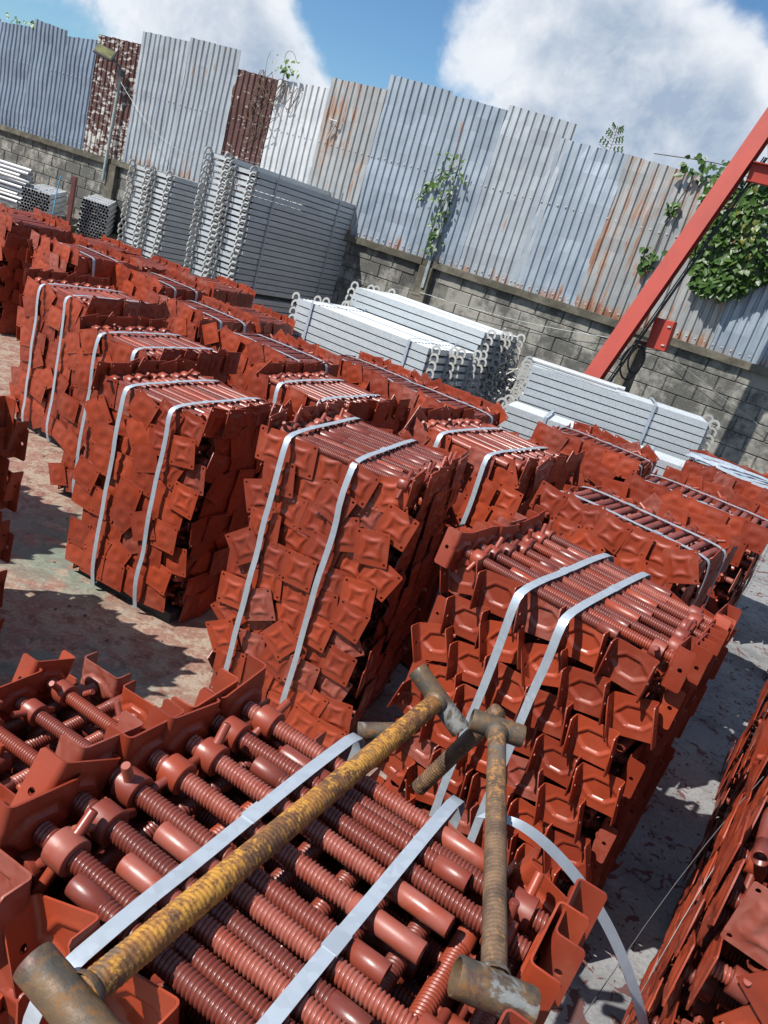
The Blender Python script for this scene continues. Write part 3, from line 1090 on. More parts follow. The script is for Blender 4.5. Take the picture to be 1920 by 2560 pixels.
p18 = PILES['p18']
o_ = Vector((p18['cx'], p18['cy'], p18['ztop'] + 0.05))
mb = MB()
r = random.Random(77)
for q in range(5):
    e = 0.02 * q
    dz_ = 0.008 * q
    loop = []
    for k in range(25):
        a = 2 * PI * k / 24
        loop.append(p18['xa'] * ((0.42 - e) * math.cos(a)) + p18['ya'] * ((0.075 - e * 0.5) * math.sin(a) + 0.02 * math.sin(q)) + Vector((0, 0, dz_ + 0.02 * math.sin(a * 2 + q))))
    mb.band(loop, (0.1, 0.2, 1.0), 0.018, 0.0014)
tag(obj('strap_coil', mb.mesh('strap_coil', M['strap'], True), None, Matrix.Translation(o_)), 'flattened coil of loose bright strapping on the pile at the right edge', 'strap')

# ------------------------------------------------------------------ rusty double T bars
def tbar(a, b, la, lb, ra, rb, label, rr=0.0215, name='rusty_t_bar', bara=True, barb=True, tilt_a=None, tilt_b=None, thr=True, shaft='rust'):
    a, b = Vector(a), Vector(b)
    X = (b - a).normalized()
    Y = Vector((0, 0, 1)).cross(X).normalized()
    Z = X.cross(Y)
    L = (b - a).length
    mx = Matrix(((X.x, Y.x, Z.x, a.x), (X.y, Y.y, Z.y, a.y), (X.z, Y.z, Z.z, a.z), (0, 0, 0, 1)))
    t = thing(name, label, 'jack bar', mx)
    mb = MB()
    seg, samples, pitch = 18, 5, 0.0085
    prof = [1, 0.9, 0.4, 0.0, 0.5]
    vs, fs = [], []
    n = int(L / pitch * samples)
    for i in range(n + 1):
        for k in range(seg):
            an = 2 * PI * k / seg
            x = i * pitch / samples
            g = prof[int(i - samples * k / seg) % samples] if thr else 1
            nz = noise.noise(Vector((x * 30, math.cos(an) * 2, math.sin(an) * 2 + la))) * 0.0006
            r_ = rr - 0.0011 * (1 - g) + nz
            vs.append((x, r_ * math.cos(an), r_ * math.sin(an)))
    for i in range(n):
        for k in range(seg):
            k2 = (k + 1) % seg
            fs.append((i * seg + k, (i + 1) * seg + k, (i + 1) * seg + k2, i * seg + k2))
    fs.append(tuple(range(seg)))
    fs.append(tuple(n * seg + k for k in reversed(range(seg))))
    mb.add(vs, fs)
    obj('shaft', mb.mesh('shaft', M[shaft], 'all'), t)
    for on, x, sg in ((bara, 0.0, 1), (barb, L, -1)):
        if on:
            m1 = MB()
            m1.rev([(-0.004 * sg, rr * 1.30), (0.003 * sg, rr * 1.28), (0.008 * sg, rr * 1.12), (0.011 * sg, rr * 0.98)], 16, Matrix.Translation((x, 0, 0)), caps=(False, False))
            obj('weld', m1.mesh('weld', M['rustbar'], True), t)
    for (on, x, l, r_, tl) in ((bara, -ra * 0.85, la, ra, tilt_a), (barb, L + rb * 0.85, lb, rb, tilt_b)):
        if not on:
            continue
        m1 = MB()
        ph = tl or 0.0
        seg2 = 24
        prof2 = [(-l / 2, r_ * 0.86), (-l / 2, r_ * 0.97), (-l / 2 + 0.002, r_)] + [(-l / 2 + 0.002 + (l - 0.004) * q / 12, r_ * (1 + 0.008 * math.sin(q * 2.3))) for q in range(1, 12)] + [(l / 2 - 0.002, r_), (l / 2, r_ * 0.97), (l / 2, r_ * 0.86)]
        m1.rev(prof2 + [(l / 2 - 0.03, r_ * 0.86), (l / 2 - 0.0301, 0.001)], seg2, caps=(False, False))
        m1.rev([(-l / 2, r_ * 0.86), (-l / 2 + 0.03, r_ * 0.86), (-l / 2 + 0.0301, 0.001)], seg2, caps=(False, False))
        mxx = Matrix.Translation((x, 0, 0)) @ Matrix.Rotation(ph, 4, 'X') @ Matrix.Rotation(PI / 2, 4, 'Z')
        obj('crossbar', m1.mesh('crossbar', M['rustbar'], True), t, mxx)
    return t


tbar((-0.175, 0.695, 1.245), (0.246, 1.597, 1.241), 0.150, 0.175, 0.0275, 0.0245, 'longer yellow-rusted threaded bar lying across the foreground pile', rr=0.0225, tilt_a=0.15, tilt_b=0.5)
tbar((0.360, 0.895, 1.250), (0.386, 1.512, 1.264), 0.122, 0.122, 0.029, 0.0255, 'shorter brown rusty threaded bar lying near the right side of the foreground pile', rr=0.0205, tilt_a=0.1, tilt_b=0.0, shaft='rust2')
tbar((0.392, 1.60, 1.268), (0.295, 1.68, 0.94), 0.1, 0.1, 0.02, 0.02, 'dark rusty threaded shaft slanting down behind the shorter rusty bar', rr=0.021, bara=False, barb=False, name='rusty_shaft', shaft='rust2')
tbar((0.205, 1.53, 1.19), (0.09, 1.50, 1.17), 0.1, 0.1, 0.02, 0.02, 'plain grey rusty pipe stub lying under the long rusty bar at the pile edge', rr=0.021, bara=False, barb=False, name='rusty_shaft', thr=False, shaft='rustbar')

# ------------------------------------------------------------------ boundary wall and sheet fence
WA = Vector((-8.375, 15.70, 0))
WANG = R(-24.56)
WD = Vector((math.cos(WANG), math.sin(WANG), 0))
WN = Vector((math.sin(WANG), -math.cos(WANG), 0))    # towards the yard
WMX = Matrix.Translation(WA) @ Matrix.Rotation(WANG, 4, 'Z')      # local x along wall, local -y towards the yard


def WP(u, z, off=0.0):
    return WA + WD * u + WN * off + Vector((0, 0, z))


U0w, U1w = -6.0, 20.0
wall = thing('boundary_wall', 'grey stained concrete block wall with pilasters under the sheet fence', 'wall', WMX)
mb = MB()
mb.box(U0w, U1w, 0.012, 0.15, 0.0, 1.93)
obj('mortar_backing', mb.mesh('mortar_backing', M['mortar'], False), wall)
bw, bh = 0.385, 0.186
blocks = []
for row in range(10):
    z = 0.01 + row * 0.193
    u = U0w + (0.2 if row % 2 else 0.0)
    while u < U1w - 0.4:
        skip = any(abs(u + bw / 2 - pu) < 0.26 for pu in (2.05, 8.72, 15.2))
        pr = project(WP(u + bw / 2, z + bh / 2))
        inside = pr is not None and -40 < pr[0] < 1960 and 0 < pr[1] < 2560
        if not skip:
            blocks.append((inside, -(z), (WP(u, z) - CAM).length, u, z))
        u += bw + 0.013
BM = []
for q in range(5):
    r = random.Random(q)
    m1 = MB()
    g = lambda s=0.004: r.uniform(-s, s)
    x0, x1, z0, z1, yf = 0.0, bw, 0.0, bh, 0.0
    e = 0.008
    front = [(x0 + e + g(), yf + g(0.002), z0 + e + g()), (x1 - e + g(), yf + g(0.002), z0 + e + g()), (x1 - e + g(), yf + g(0.002), z1 - e + g()), (x0 + e + g(), yf + g(0.002), z1 - e + g())]
    back = [(x0, 0.02, z0), (x1, 0.02, z0), (x1, 0.02, z1), (x0, 0.02, z1)]
    mid = [(x0 + 0.002, 0.007, z0 + 0.002), (x1 - 0.002, 0.007, z0 + 0.002), (x1 - 0.002, 0.007, z1 - 0.002), (x0 + 0.002, 0.007, z1 - 0.002)]
    fs = [(0, 1, 2, 3)]
    for a in range(4):
        b = (a + 1) % 4
        fs += [(a, 4 + a, 4 + b, b), (4 + a, 8 + a, 8 + b, 4 + b)]
    m1.add(front + mid + back, fs)
    BM.append(m1.mesh('block', M['block'], False))
blocks.sort(key=lambda b: (not (b[0] and b[4] > 0.75), b[2]))
for b in blocks[:298]:
    obj('block', rnd.choice(BM), wall, Matrix.Translation((b[3], rnd.uniform(-0.003, 0.003), b[4])))
mb = MB()
for b in blocks[298:]:
    me = rnd.choice(BM)
    mb.add([v_.co[:] for v_ in me.vertices], [tuple(p_.vertices) for p_ in me.polygons], Matrix.Translation((b[3], rnd.uniform(-0.003, 0.003), b[4])))
so = obj('block_courses', mb.mesh('block_courses', M['block'], False), wall)
so['kind'] = 'stuff'
# coping beam and pilasters
for (a, b, dzc) in ((U0w, 1.93, -0.02), (1.95, 8.62, 0.0), (8.64, 15.1, 0.0), (15.12, U1w, 0.0)):
    m1 = MB()
    nseg = int((b - a) / 0.12)
    r = random.Random(int(a * 10) + 90)
    vs, fs = [], []
    for i in range(nseg + 1):
        x = a + (b - a) * i / nseg
        e = [r.uniform(-0.004, 0.004) for _ in range(4)]
        vs += [(x, -0.075 + e[0], 1.925 + dzc + e[1]), (x, -0.078 + e[2], 2.02 + dzc + e[3]), (x, 0.17, 2.035 + dzc), (x, 0.17, 1.925 + dzc)]
    for i in range(nseg):
        for k in range(4):
            k2 = (k + 1) % 4
            fs.append((i * 4 + k, i * 4 + k2, i * 4 + 4 + k2, i * 4 + 4 + k))
    fs += [(0, 1, 2, 3), tuple(nseg * 4 + k for k in (3, 2, 1, 0))]
    m1.add(vs, fs)
    obj('coping', m1.mesh('coping', M['coping'], False), wall)
for pu in (2.05, 8.72, 15.2):
    m1 = MB()
    m1.box(pu - 0.11, pu + 0.11, -0.09, 0.011, 0.0, 1.92)
    po = obj('pilaster', m1.mesh('pilaster', M['coping'], False), wall)
    bv = po.modifiers.new('b', 'BEVEL')
    bv.width = 0.012
    bv.segments = 2

# sheets: (u0, u1, ztop_left, ztop_right, material, label)
SHEETS = [(-6.0, -4.6, 3.85, 3.85, 'sheet_blue', None), (-4.62, -3.4, 3.9, 3.9, 'sheet_blue', None), (-3.42, -1.58, 3.80, 3.82, 'sheet_blue', None),
          (-1.60, -0.55, 3.78, 3.82, 'sheet_blue', 'blue-grey sheet at the far left'),
          (-0.57, 0.36, 3.96, 3.88, 'sheet_blue', 'taller blue-grey sheet'),
          (0.34, 1.16, 3.80, 3.86, 'sheet_blue', 'blue-grey sheet left of the peeling one'),
          (1.15, 2.25, 3.95, 3.94, 'sheet_peel', 'sheet with brown paint peeling in bands, behind the lamp'),
          (2.23, 3.32, 4.15, 4.14, 'sheet_grey', 'pale grey sheet right of the peeling one'),
          (3.30, 4.42, 4.21, 4.19, 'sheet_grey', 'pale grey sheet standing taller than its neighbour'),
          (4.38, 5.29, 3.92, 3.89, 'sheet_brown', 'low dark brown rusted sheet with dry vine'),
          (5.28, 6.27, 3.90, 3.94, 'sheet_white', 'whitish sheet with dark patch at its foot'),
          (6.26, 7.27, 4.09, 4.09, 'sheet_rust', 'sheet with orange rust streaks'),
          (7.25, 8.31, 4.30, 4.25, 'sheet_mid', 'tallest grey sheet in the middle'),
          (8.30, 9.20, 4.21, 4.17, 'sheet_mid', 'grey sheet with the climbing vine'),
          (9.18, 10.20, 4.24, 4.19, 'sheet_grey', 'grey sheet with rust near its foot'),
          (10.05, 11.02, 3.98, 3.97, 'sheet_mid', 'lower bluish sheet'),
          (11.00, 11.82, 3.97, 3.93, 'sheet_rust', 'grey sheet with long brown stains'),
          (11.80, 12.85, 3.93, 3.86, 'sheet_rust', 'stained sheet behind the red leg'),
          (12.83, 13.9, 3.86, 3.84, 'sheet_mid', 'dull sheet under the big vine'),
          (13.88, 14.95, 3.84, 3.82, 'sheet_mid', None), (14.93, 16.0, 3.84, 3.86, 'sheet_grey', None), (15.98, 17.1, 3.9, 3.9, 'sheet_grey', None),
          (17.08, 18.2, 3.9, 3.9, 'sheet_mid', None), (18.18, 20.0, 3.9, 3.9, 'sheet_mid', None)]
fence = thing('corrugated_fence', 'patchwork fence of corrugated zinc sheets standing on the block wall', 'fence', WMX)
for si, (u0, u1, zl, zr, mt_, lab) in enumerate(SHEETS):
    m1 = MB()
    z0 = 1.985
    pitch_ = 0.116
    hw = 0.016
    prof = []
    x = 0.0
    L = u1 - u0
    while x < L:
        for fx, fy in ((0.0, 1.0), (0.54, 1.0), (0.69, 0.0), (0.86, 0.0)):
            xx = x + fx * pitch_
            if xx <= L:
                prof.append((xx, -fy * 0.023))
        x += pitch_
    prof.append((L, prof[-1][1]))
    rows = 13
    nP = len(prof)
    vs = []
    for s in (0, 1):
        for j in range(rows):
            f = j / (rows - 1)
            for (xx, yy) in prof:
                zt = zl + (zr - zl) * xx / L
                bulge = 0.022 * noise.noise(Vector((xx * 1.6 + si * 5, f * 3.5, 0.0))) + 0.010 * noise.noise(Vector((xx * 6 + si * 5, f * 9.0, 4.0)))
                zz = z0 + (zt - z0) * f + (0.014 * noise.noise(Vector((xx * 9, si * 7, 1))) if j in (0, rows - 1) else 0)
                vs.append((xx, yy + bulge + s * 0.0018, zz - z0))
    fs = []
    N = nP * rows
    for j in range(rows - 1):
        for i in range(nP - 1):
            a = j * nP + i
            fs.append((a, a + 1, a + nP + 1, a + nP))
            fs.append((N + a, N + a + nP, N + a + nP + 1, N + a + 1))
    for i in range(nP - 1):
        fs.append((i, N + i, N + i + 1, i + 1))
        a = (rows - 1) * nP + i
        fs.append((a, a + 1, N + a + 1, N + a))
    for j in range(rows - 1):
        a = j * nP
        fs.append((a, a + nP, N + a + nP, N + a))
        a = j * nP + nP - 1
        fs.append((a, N + a, N + a + nP, a + nP))
    m1.add(vs, fs)
    layer = 0.0 if si % 2 else 0.004
    if mt_ in ('sheet_brown', 'sheet_white'):
        layer = 0.010
    me = m1.mesh('corrugated_sheet', M[mt_], False)
    tilt = Matrix.Rotation(R(rnd.uniform(-0.35, 0.35)), 4, 'Y')
    o_ = obj('corrugated_sheet', me, fence, Matrix.Translation((u0, -0.005 + layer + (0.006 if si % 3 == 0 else 0), z0)) @ tilt)
    if lab:
        o_['label'] = lab
    # screws with washers on the rail line
    m2 = MB()
    zrow = 3.18 - z0
    x = pitch_ * 0.30
    while x < L - 0.03:
        for zz in (zrow, 0.10):
            m2.rev([(0.0, 0.013), (0.004, 0.011), (0.0045, 0.006), (0.010, 0.005)], 7, Matrix.Translation((x, -0.026, zz + rnd.uniform(-0.006, 0.006))) @ Matrix.Rotation(-PI / 2, 4, 'Z'))
        x += pitch_
    so = obj('screws', m2.mesh('screws', M['hook'], True), o_, Matrix.Identity(4))
    so['kind'] = 'stuff'
m1 = MB()
m1.box(U0w, U1w, 0.035, 0.085, 3.15, 3.20)
obj('rail', m1.mesh('rail', M['hook'], False), fence)
m1 = MB()
m1.box(U0w, U1w, 0.035, 0.085, 2.04, 2.09)
obj('rail', m1.mesh('rail', M['hook'], False), fence)
for u in range(-6, 20, 2):
    m1 = MB()
    m1.box(u - 0.025, u + 0.025, 0.09, 0.14, 1.9, 3.75)
    obj('fence_post', m1.mesh('fence_post', M['hook'], False), fence)

# grey metal brace post on the middle pilaster
t = thing('brace_post', 'thin grey metal post fixed to the middle wall pilaster', 'post', WMX @ Matrix.Translation((8.76, -0.10, 1.62)))
m1 = MB()
m1.box(-0.022, 0.022, -0.012, 0.012, 0, 1.45)
obj('angle_bar', m1.mesh('angle_bar', M['greypaint'], False), t)
m1 = MB()
m1.box(-0.05, 0.05, 0.0135, 0.018, 0.02, 0.10)
obj('fixing_plate', m1.mesh('fixing_plate', M['greypaint'], False), t)
# thin bracket on the rusty sheet
m1 = MB()
m1.tube([(0, 0, 0), (0.14, -0.05, 0.26)], 0.012, 6)
m1.tube([(0.14, -0.05, 0.26), (0.15, -0.06, 0.36)], 0.006, 5)
m1.tube([(-0.04, -0.01, 0.27), (0.14, -0.05, 0.26)], 0.007, 5)
tag(obj('wall_bracket', m1.mesh('wall_bracket', M['hook'], True), None, WMX @ Matrix.Translation((6.45, -0.05, 3.25))), 'small metal bracket on the rust-streaked fence sheet', 'bracket')

# ------------------------------------------------------------------ solar street lamp on the left pilaster
lamp = thing('street_lamp', 'grey solar street lamp on a thin pole fixed to the wall', 'street lamp', WMX @ Matrix.Translation((1.93, -0.13, 1.62)))
m1 = MB()
m1.tube([(0, 0, 0), (0.02, 0, 1.0), (0.04, 0, 1.80)], 0.028, 10)
obj('pole', m1.mesh('pole', M['greypaint'], True), lamp)
m1 = MB()
m1.tube([(0.04, 0, 1.78), (0.03, -0.05, 1.88), (-0.04, -0.14, 1.96)], 0.022, 8)
m1.box(-0.005, 0.085, -0.05, 0.05, 1.74, 1.84)
obj('arm', m1.mesh('arm', M['lamp'], True), lamp)
hd = Matrix.Translation((-0.15, -0.24, 2.02)) @ Matrix.Rotation(R(20), 4, 'Z') @ Matrix.Rotation(R(48), 4, 'X') @ Matrix.Rotation(R(16), 4, 'Y')
m1 = MB()
m1.box(-0.17, 0.17, -0.11, 0.11, -0.02, 0.02)
ho = obj('lamp_head', m1.mesh('lamp_head', M['lamp'], False), lamp, hd)
bv = ho.modifiers.new('b', 'BEVEL'); bv.width = 0.012; bv.segments = 2
m1 = MB()
m1.box(-0.145, 0.145, -0.085, 0.085, 0.0205, 0.026)
obj('led_panel', m1.mesh('led_panel', M['led'], False), ho, Matrix.Identity(4))
# wire from the lamp sagging towards the planks
m1 = MB()
a, b = WP(1.85, 3.4, 0.15), Vector((-4.0, 12.9, 2.45))
pts = [a.lerp(b, f / 14) - Vector((0, 0, 0.35 * math.sin(PI * f / 14))) for f in range(15)]
m1.tube([q - a for q in pts], 0.003, 5)
tag(obj('lamp_cable', m1.mesh('lamp_cable', M['greypaint'], True), None, Matrix.Translation(a)), 'thin cable sagging from the street lamp to the plank stacks', 'cable')
# thin wires along the block wall
for wi, (u0, z0, u1, z1, sag, lab) in enumerate(((8.75, 1.55, 12.4, 1.92, 0.10, 'thin wire strung along the block wall to the red leg'),
                                                 (8.75, 1.52, 5.9, 1.40, 0.05, 'thin wire strung along the wall left of the middle pilaster'),
                                                 (12.3, 1.85, 15.5, 0.8, 0.02, 'thin wire slanting down the wall right of the electrical box'))):
    a, b = WP(u0, z0, 0.11), WP(u1, z1, 0.05)
    m1 = MB()
    m1.tube([a.lerp(b, f / 12) - a - Vector((0, 0, sag * math.sin(PI * f / 12))) for f in range(13)], 0.003, 5)
    tag(obj('wall_wire', m1.mesh('wall_wire', M['greypaint'], True), None, Matrix.Translation(a)), lab, 'wire')

# ------------------------------------------------------------------ red gantry
def frame_from(a, b, width_hint):
    a, b = Vector(a), Vector(b)
    Z = (b - a).normalized()
    X = (Vector(width_hint) - Z * Vector(width_hint).dot(Z)).normalized()
    Y = Z.cross(X)
    return Matrix(((X.x, Y.x, Z.x, a.x), (X.y, Y.y, Z.y, a.y), (X.z, Y.z, Z.z, a.z), (0, 0, 0, 1))), (b - a).length


gantry = thing('gantry_frame', 'red painted steel gantry leg with cross beam leaning past the fence', 'gantry', Matrix.Identity(4))
legA = Vector((1.18, 8.42, 0.0))
legT = Vector((1.77, 8.80, 1.46))
legB = Vector((2.62, 9.20, 4.43))
ldir = (legB - legT)
base = legT - ldir * (1.46 / ldir.z)
top_ = legT + ldir * 1.7
gmx, gl = frame_from(base, top_, (0.92, -0.38, 0))
m1 = MB()
W2, D2 = 0.088, 0.10
m1.box(-W2, W2, D2 - 0.014, D2, 0, gl)
m1.box(-W2, W2, -D2, -D2 + 0.014, 0, gl)
m1.box(-0.006, 0.006, -D2 + 0.0142, D2 - 0.0142, 0, gl)
obj('leg', m1.mesh('leg', M['crane'], False), gantry, gmx)
m1 = MB()
m1.box(-0.3, 0.3, -0.25, 0.25, 0.0, 0.03)
obj('foot_plate', m1.mesh('foot_plate', M['crane'], False), gantry, Matrix.Translation((base.x, base.y, 0)))
xb = legT + ldir * ((3.83 - 1.46) / ldir.z)
m2x, l2 = frame_from(xb + Vector((0.11, -0.04, 0)), xb + Vector((3.2, -1.0, 0.08)), (0, 0, 1))
m1 = MB()
m1.box(-0.09, 0.09, -0.05, -0.042, 0, l2)
for s in (-1, 1):
    m1.box(s * 0.09 - 0.005, s * 0.09 + 0.005, -0.0419, 0.06, 0, l2)
m1.box(-0.0845, 0.0845, 0.002, 0.010, 0, l2)
obj('cross_beam', m1.mesh('cross_beam', M['crane'], False), gantry, m2x)
# electrical box, its bracket and cables
ebx = thing('electrical_box', 'red steel electrical box hung beside the gantry leg', 'box', Matrix.Translation((2.33, 9.00, 2.04)) @ Matrix.Rotation(R(-26), 4, 'Z') @ Matrix.Rotation(R(-3), 4, 'Y'))
m1 = MB()
m1.box(-0.11, 0.11, -0.07, 0.07, -0.165, 0.165)
bo = obj('cabinet', m1.mesh('cabinet', M['crane'], False), ebx, Matrix.Identity(4))
bv = bo.modifiers.new('b', 'BEVEL'); bv.width = 0.006; bv.segments = 2
m1 = MB()
m1.box(-0.103, 0.103, -0.078, -0.0705, -0.158, 0.158)
dr = obj('door', m1.mesh('door', M['crane'], False), ebx, Matrix.Identity(4))
for zz in (-0.10, 0.10):
    m1 = MB()
    m1.box(0.05, 0.085, -0.092, -0.0785, zz - 0.008, zz + 0.008)
    obj('latch', m1.mesh('latch', M['hook'], False), dr, Matrix.Identity(4))
m1 = MB()
m1.box(-0.25, -0.111, -0.03, 0.03, -0.155, -0.115)
obj('bracket', m1.mesh('bracket', M['crane_dark'], False), ebx, Matrix.Identity(4))
m1 = MB()
for off in (0.0, 0.02, 0.035):
    q = [base + (top_ - base) * f + Vector((0.15 + off, -0.02, -0.03)) for f in (0.22, 0.3, 0.4, 0.5, 0.62)]
    m1.tube([p_ - base for p_ in q], 0.007, 6)
tag(obj('power_cables', m1.mesh('power_cables', M['black'], True), None, Matrix.Translation(base)), 'black power cables tied along the back of the gantry leg', 'cable')
m1 = MB()
for (cx_, r1, r2) in ((0, 0.11, 0.26), (0.04, 0.08, 0.20)):
    m1.tube([(cx_ + r1 * math.sin(a), -0.015 * math.sin(a * 3), -r2 * (1 - math.cos(a)) * 0.75) for a in [2 * PI * k / 20 for k in range(21)]], 0.011, 6)
tag(obj('cable_loop', m1.mesh('cable_loop', M['black'], True), None, Matrix.Translation((2.14, 9.02, 1.86)) @ Matrix.Rotation(R(-26), 4, 'Z')), 'black cable coil hanging below the electrical box', 'cable')
m1 = MB()
m1.rev([(0, 0.115), (1.85, 0.10), (1.92, 0.085)], 14, Matrix.Translation((2.20, 9.28, 0)) @ Matrix.Rotation(-PI / 2, 4, 'Y'))
tag(obj('concrete_stub_post', m1.mesh('concrete_stub_post', M['coping'], True)), 'round stained concrete post behind the gantry foot', 'post')

# ------------------------------------------------------------------ steel planks with hooks
PLN, PWD, PHT = 1.80, 0.46, 0.0655


def plank_mesh():
    m1 = MB()
    w2, t = PWD / 2, 0.003
    # channel section: deck with two rolled edges and a return lip, ribbed top
    sec = [(-w2 + 0.02, 0.004), (-w2 + 0.02, 0.0), (-w2, 0.0), (-w2, PHT)]
    nx = 6
    for i in range(nx):
        x = -w2 + 0.03 + (2 * w2 - 0.06) * i / nx
        x2 = -w2 + 0.03 + (2 * w2 - 0.06) * (i + 1) / nx
        sec += [(x + 0.006, PHT), (x + 0.012, PHT - 0.006), (x2 - 0.012, PHT - 0.006), (x2 - 0.006, PHT)]
    sec += [(w2, PHT), (w2, 0.0), (w2 - 0.02, 0.0), (w2 - 0.02, 0.004)]
    ins = [(w2 - 0.023, 0.004), (w2 - 0.023, 0.003), (w2 - t, 0.003), (w2 - t, PHT - 0.0095), (-w2 + t, PHT - 0.0095), (-w2 + t, 0.003), (-w2 + 0.023, 0.003), (-w2 + 0.023, 0.004)]
    ring = sec + ins
    n_ = len(ring)
    vs = [(0, y, z) for y, z in ring] + [(PLN, y, z) for y, z in ring]
    fs = [(i, (i + 1) % n_, n_ + (i + 1) % n_, n_ + i) for i in range(n_)]
    m1.add(vs, fs)
    # end caps of folded plate
    m1.box(-0.002, 0.004, -w2 + 0.001, w2 - 0.001, 0.0045, PHT - 0.010)
    m1.box(PLN - 0.004, PLN + 0.002, -w2 + 0.001, w2 - 0.001, 0.0045, PHT - 0.010)
    return m1.mesh('deck', M['galv'], False)


def hook_mesh():
    m1 = MB()
    # flat C hook: arm from the plank end, then three quarters of a ring
    r1, r2, t = 0.035, 0.058, 0.0045
    pts_o, pts_i = [], []
    cx_, cz = -0.062, 0.058
    N_ = 14
    for k in range(N_ + 1):
        a = R(-40) + R(250) * k / N_
        pts_o.append((cx_ + r2 * math.cos(a), cz + r2 * math.sin(a)))
        pts_i.append((cx_ + r1 * math.cos(a), cz + r1 * math.sin(a)))
    vs, fs = [], []
    for (o2, i2) in zip(pts_o, pts_i):
        vs += [(o2[0], -t, o2[1]), (o2[0], t, o2[1]), (i2[0], t, i2[1]), (i2[0], -t, i2[1])]
    for k in range(N_):
        for q in range(4):
            q2 = (q + 1) % 4
            fs.append((k * 4 + q, k * 4 + q2, k * 4 + 4 + q2, k * 4 + 4 + q))
    fs += [(0, 1, 2, 3), tuple(N_ * 4 + q for q in (3, 2, 1, 0))]
    m1.add(vs, fs)
    m1.box(-0.035, 0.02, -t * 0.9, t * 0.9, 0.008, 0.05)
    m1.rev([(-0.012, 0.006), (0.012, 0.006)], 8, Matrix.Translation((-0.02, 0, 0.03)) @ Matrix.Rotation(PI / 2, 4, 'Z'))
    return m1.mesh('hook', M['hook'], False)


DECK, HOOK = plank_mesh(), hook_mesh()
GP = 'galvanised steel planks in stacks'
plank_n = 0


def plank_stack(x, y, ang, ncol, nlay, desc, dz=0.0775, z0=0.0, gap=None, length=PLN, jitter=0.006, hooks=(0, 1), colgap=0.03, slip=None):
    """x,y = corner; planks run along ang; columns step to the left of that direction"""
    global plank_n
    r = random.Random(int(x * 100) + ncol)
    A = Vector((math.cos(R(ang)), math.sin(R(ang)), 0))
    B = Vector((-A.y, A.x, 0))
    for c_ in range(ncol):
        z = z0
        for k in range(nlay[c_] if isinstance(nlay, (list, tuple)) else nlay):
            if gap and k == gap:
                z += 0.06
            o = Vector((x, y, 0)) + B * (PWD / 2 + c_ * (PWD + colgap) + r.uniform(-jitter, jitter)) + A * (r.uniform(-jitter, jitter) * 2.5) + Vector((0, 0, z))
            if slip and k in slip:
                o += A * slip[k]
            nl = nlay[c_] if isinstance(nlay, (list, tuple)) else nlay
            cw = ('' if ncol == 1 else (['nearer column', 'second column', 'third column', 'farthest column'][c_] if ncol > 2 else ['nearer column', 'farther column'][c_]))
            lab = 'steel plank %s from top, %s of %s' % (ordn(nl - k), cw, desc) if cw else 'steel plank %s from top of %s' % (ordn(nl - k), desc)
            mx = Matrix.Translation(o) @ Matrix.Rotation(R(ang) + r.uniform(-0.004, 0.004), 4, 'Z') @ Matrix.Diagonal((length / PLN, 1, 1, 1))
            t = thing('steel_plank', lab, 'plank', mx, GP)
            obj('deck', DECK, t, Matrix.Identity(4))
            for e in hooks:
                for s in (-1, 1):
                    if e == 0:
                        hm = Matrix.Translation((0.002, s * 0.185 + r.uniform(-0.01, 0.01), 0))
                    else:
                        hm = Matrix.Translation((PLN - 0.002, s * 0.185, 0)) @ Matrix.Rotation(PI, 4, 'Z')
                    obj('hook', HOOK, t, hm)
            z += dz
            plank_n += 1


# tall pair: ends face the yard
plank_stack(-2.85, 10.80, 61, 2, [31, 32], 'the tall stack', gap=11, length=2.2)
plank_stack(-4.35, 11.95, 60, 2, [27, 27], 'the lower left stack')
# long low bundle, sides face the yard
plank_stack(-1.55, 8.52, -29, 2, [17, 17], 'the long front bundle', length=1.72)
plank_stack(-1.10, 9.38, -27, 2, [20, 20], 'the long rear bundle', length=1.74)
# bundle by the gantry
plank_stack(0.86, 7.78, -15, 1, [13], 'the low plank bundle by the red leg', length=1.80)
plank_stack(1.02, 8.26, -8, 1, [18], 'the upper plank bundle by the red leg', length=1.85)


def plank_strap(pts, wd, label, w_=0.03):
    pts = smooth_path(pts, 1)
    o = pts[0].copy()
    m1 = MB()
    m1.band([p_ - o for p_ in pts], wd, w_, 0.0016)
    tag(obj('plank_strap', m1.mesh('plank_strap', M['strap'], True), None, Matrix.Translation(o)), label, 'strap', 'steel straps round the plank stacks')


def stack_straps(x, y, ang, width, ztop, fr, labs, zb=0.0, length=PLN):
    A = Vector((math.cos(R(ang)), math.sin(R(ang)), 0))
    B = Vector((-A.y, A.x, 0))
    for f, lab in zip(fr, labs):
        o = Vector((x, y, 0)) + A * length * f
        e = 0.016
        plank_strap([o - B * e + Vector((0, 0, zb)), o - B * e + Vector((0, 0, ztop * 0.5)), o - B * e + Vector((0, 0, ztop - 0.02)), o - B * e + Vector((0, 0, ztop + e)), o + Vector((0, 0, ztop + e)),
                     o + B * width / 2 + Vector((0, 0, ztop + e)), o + B * width + Vector((0, 0, ztop + e)), o + B * (width + e) + Vector((0, 0, ztop + e)), o + B * (width + e) + Vector((0, 0, ztop - 0.05)), o + B * (width + e) + Vector((0, 0, zb))], A, lab)


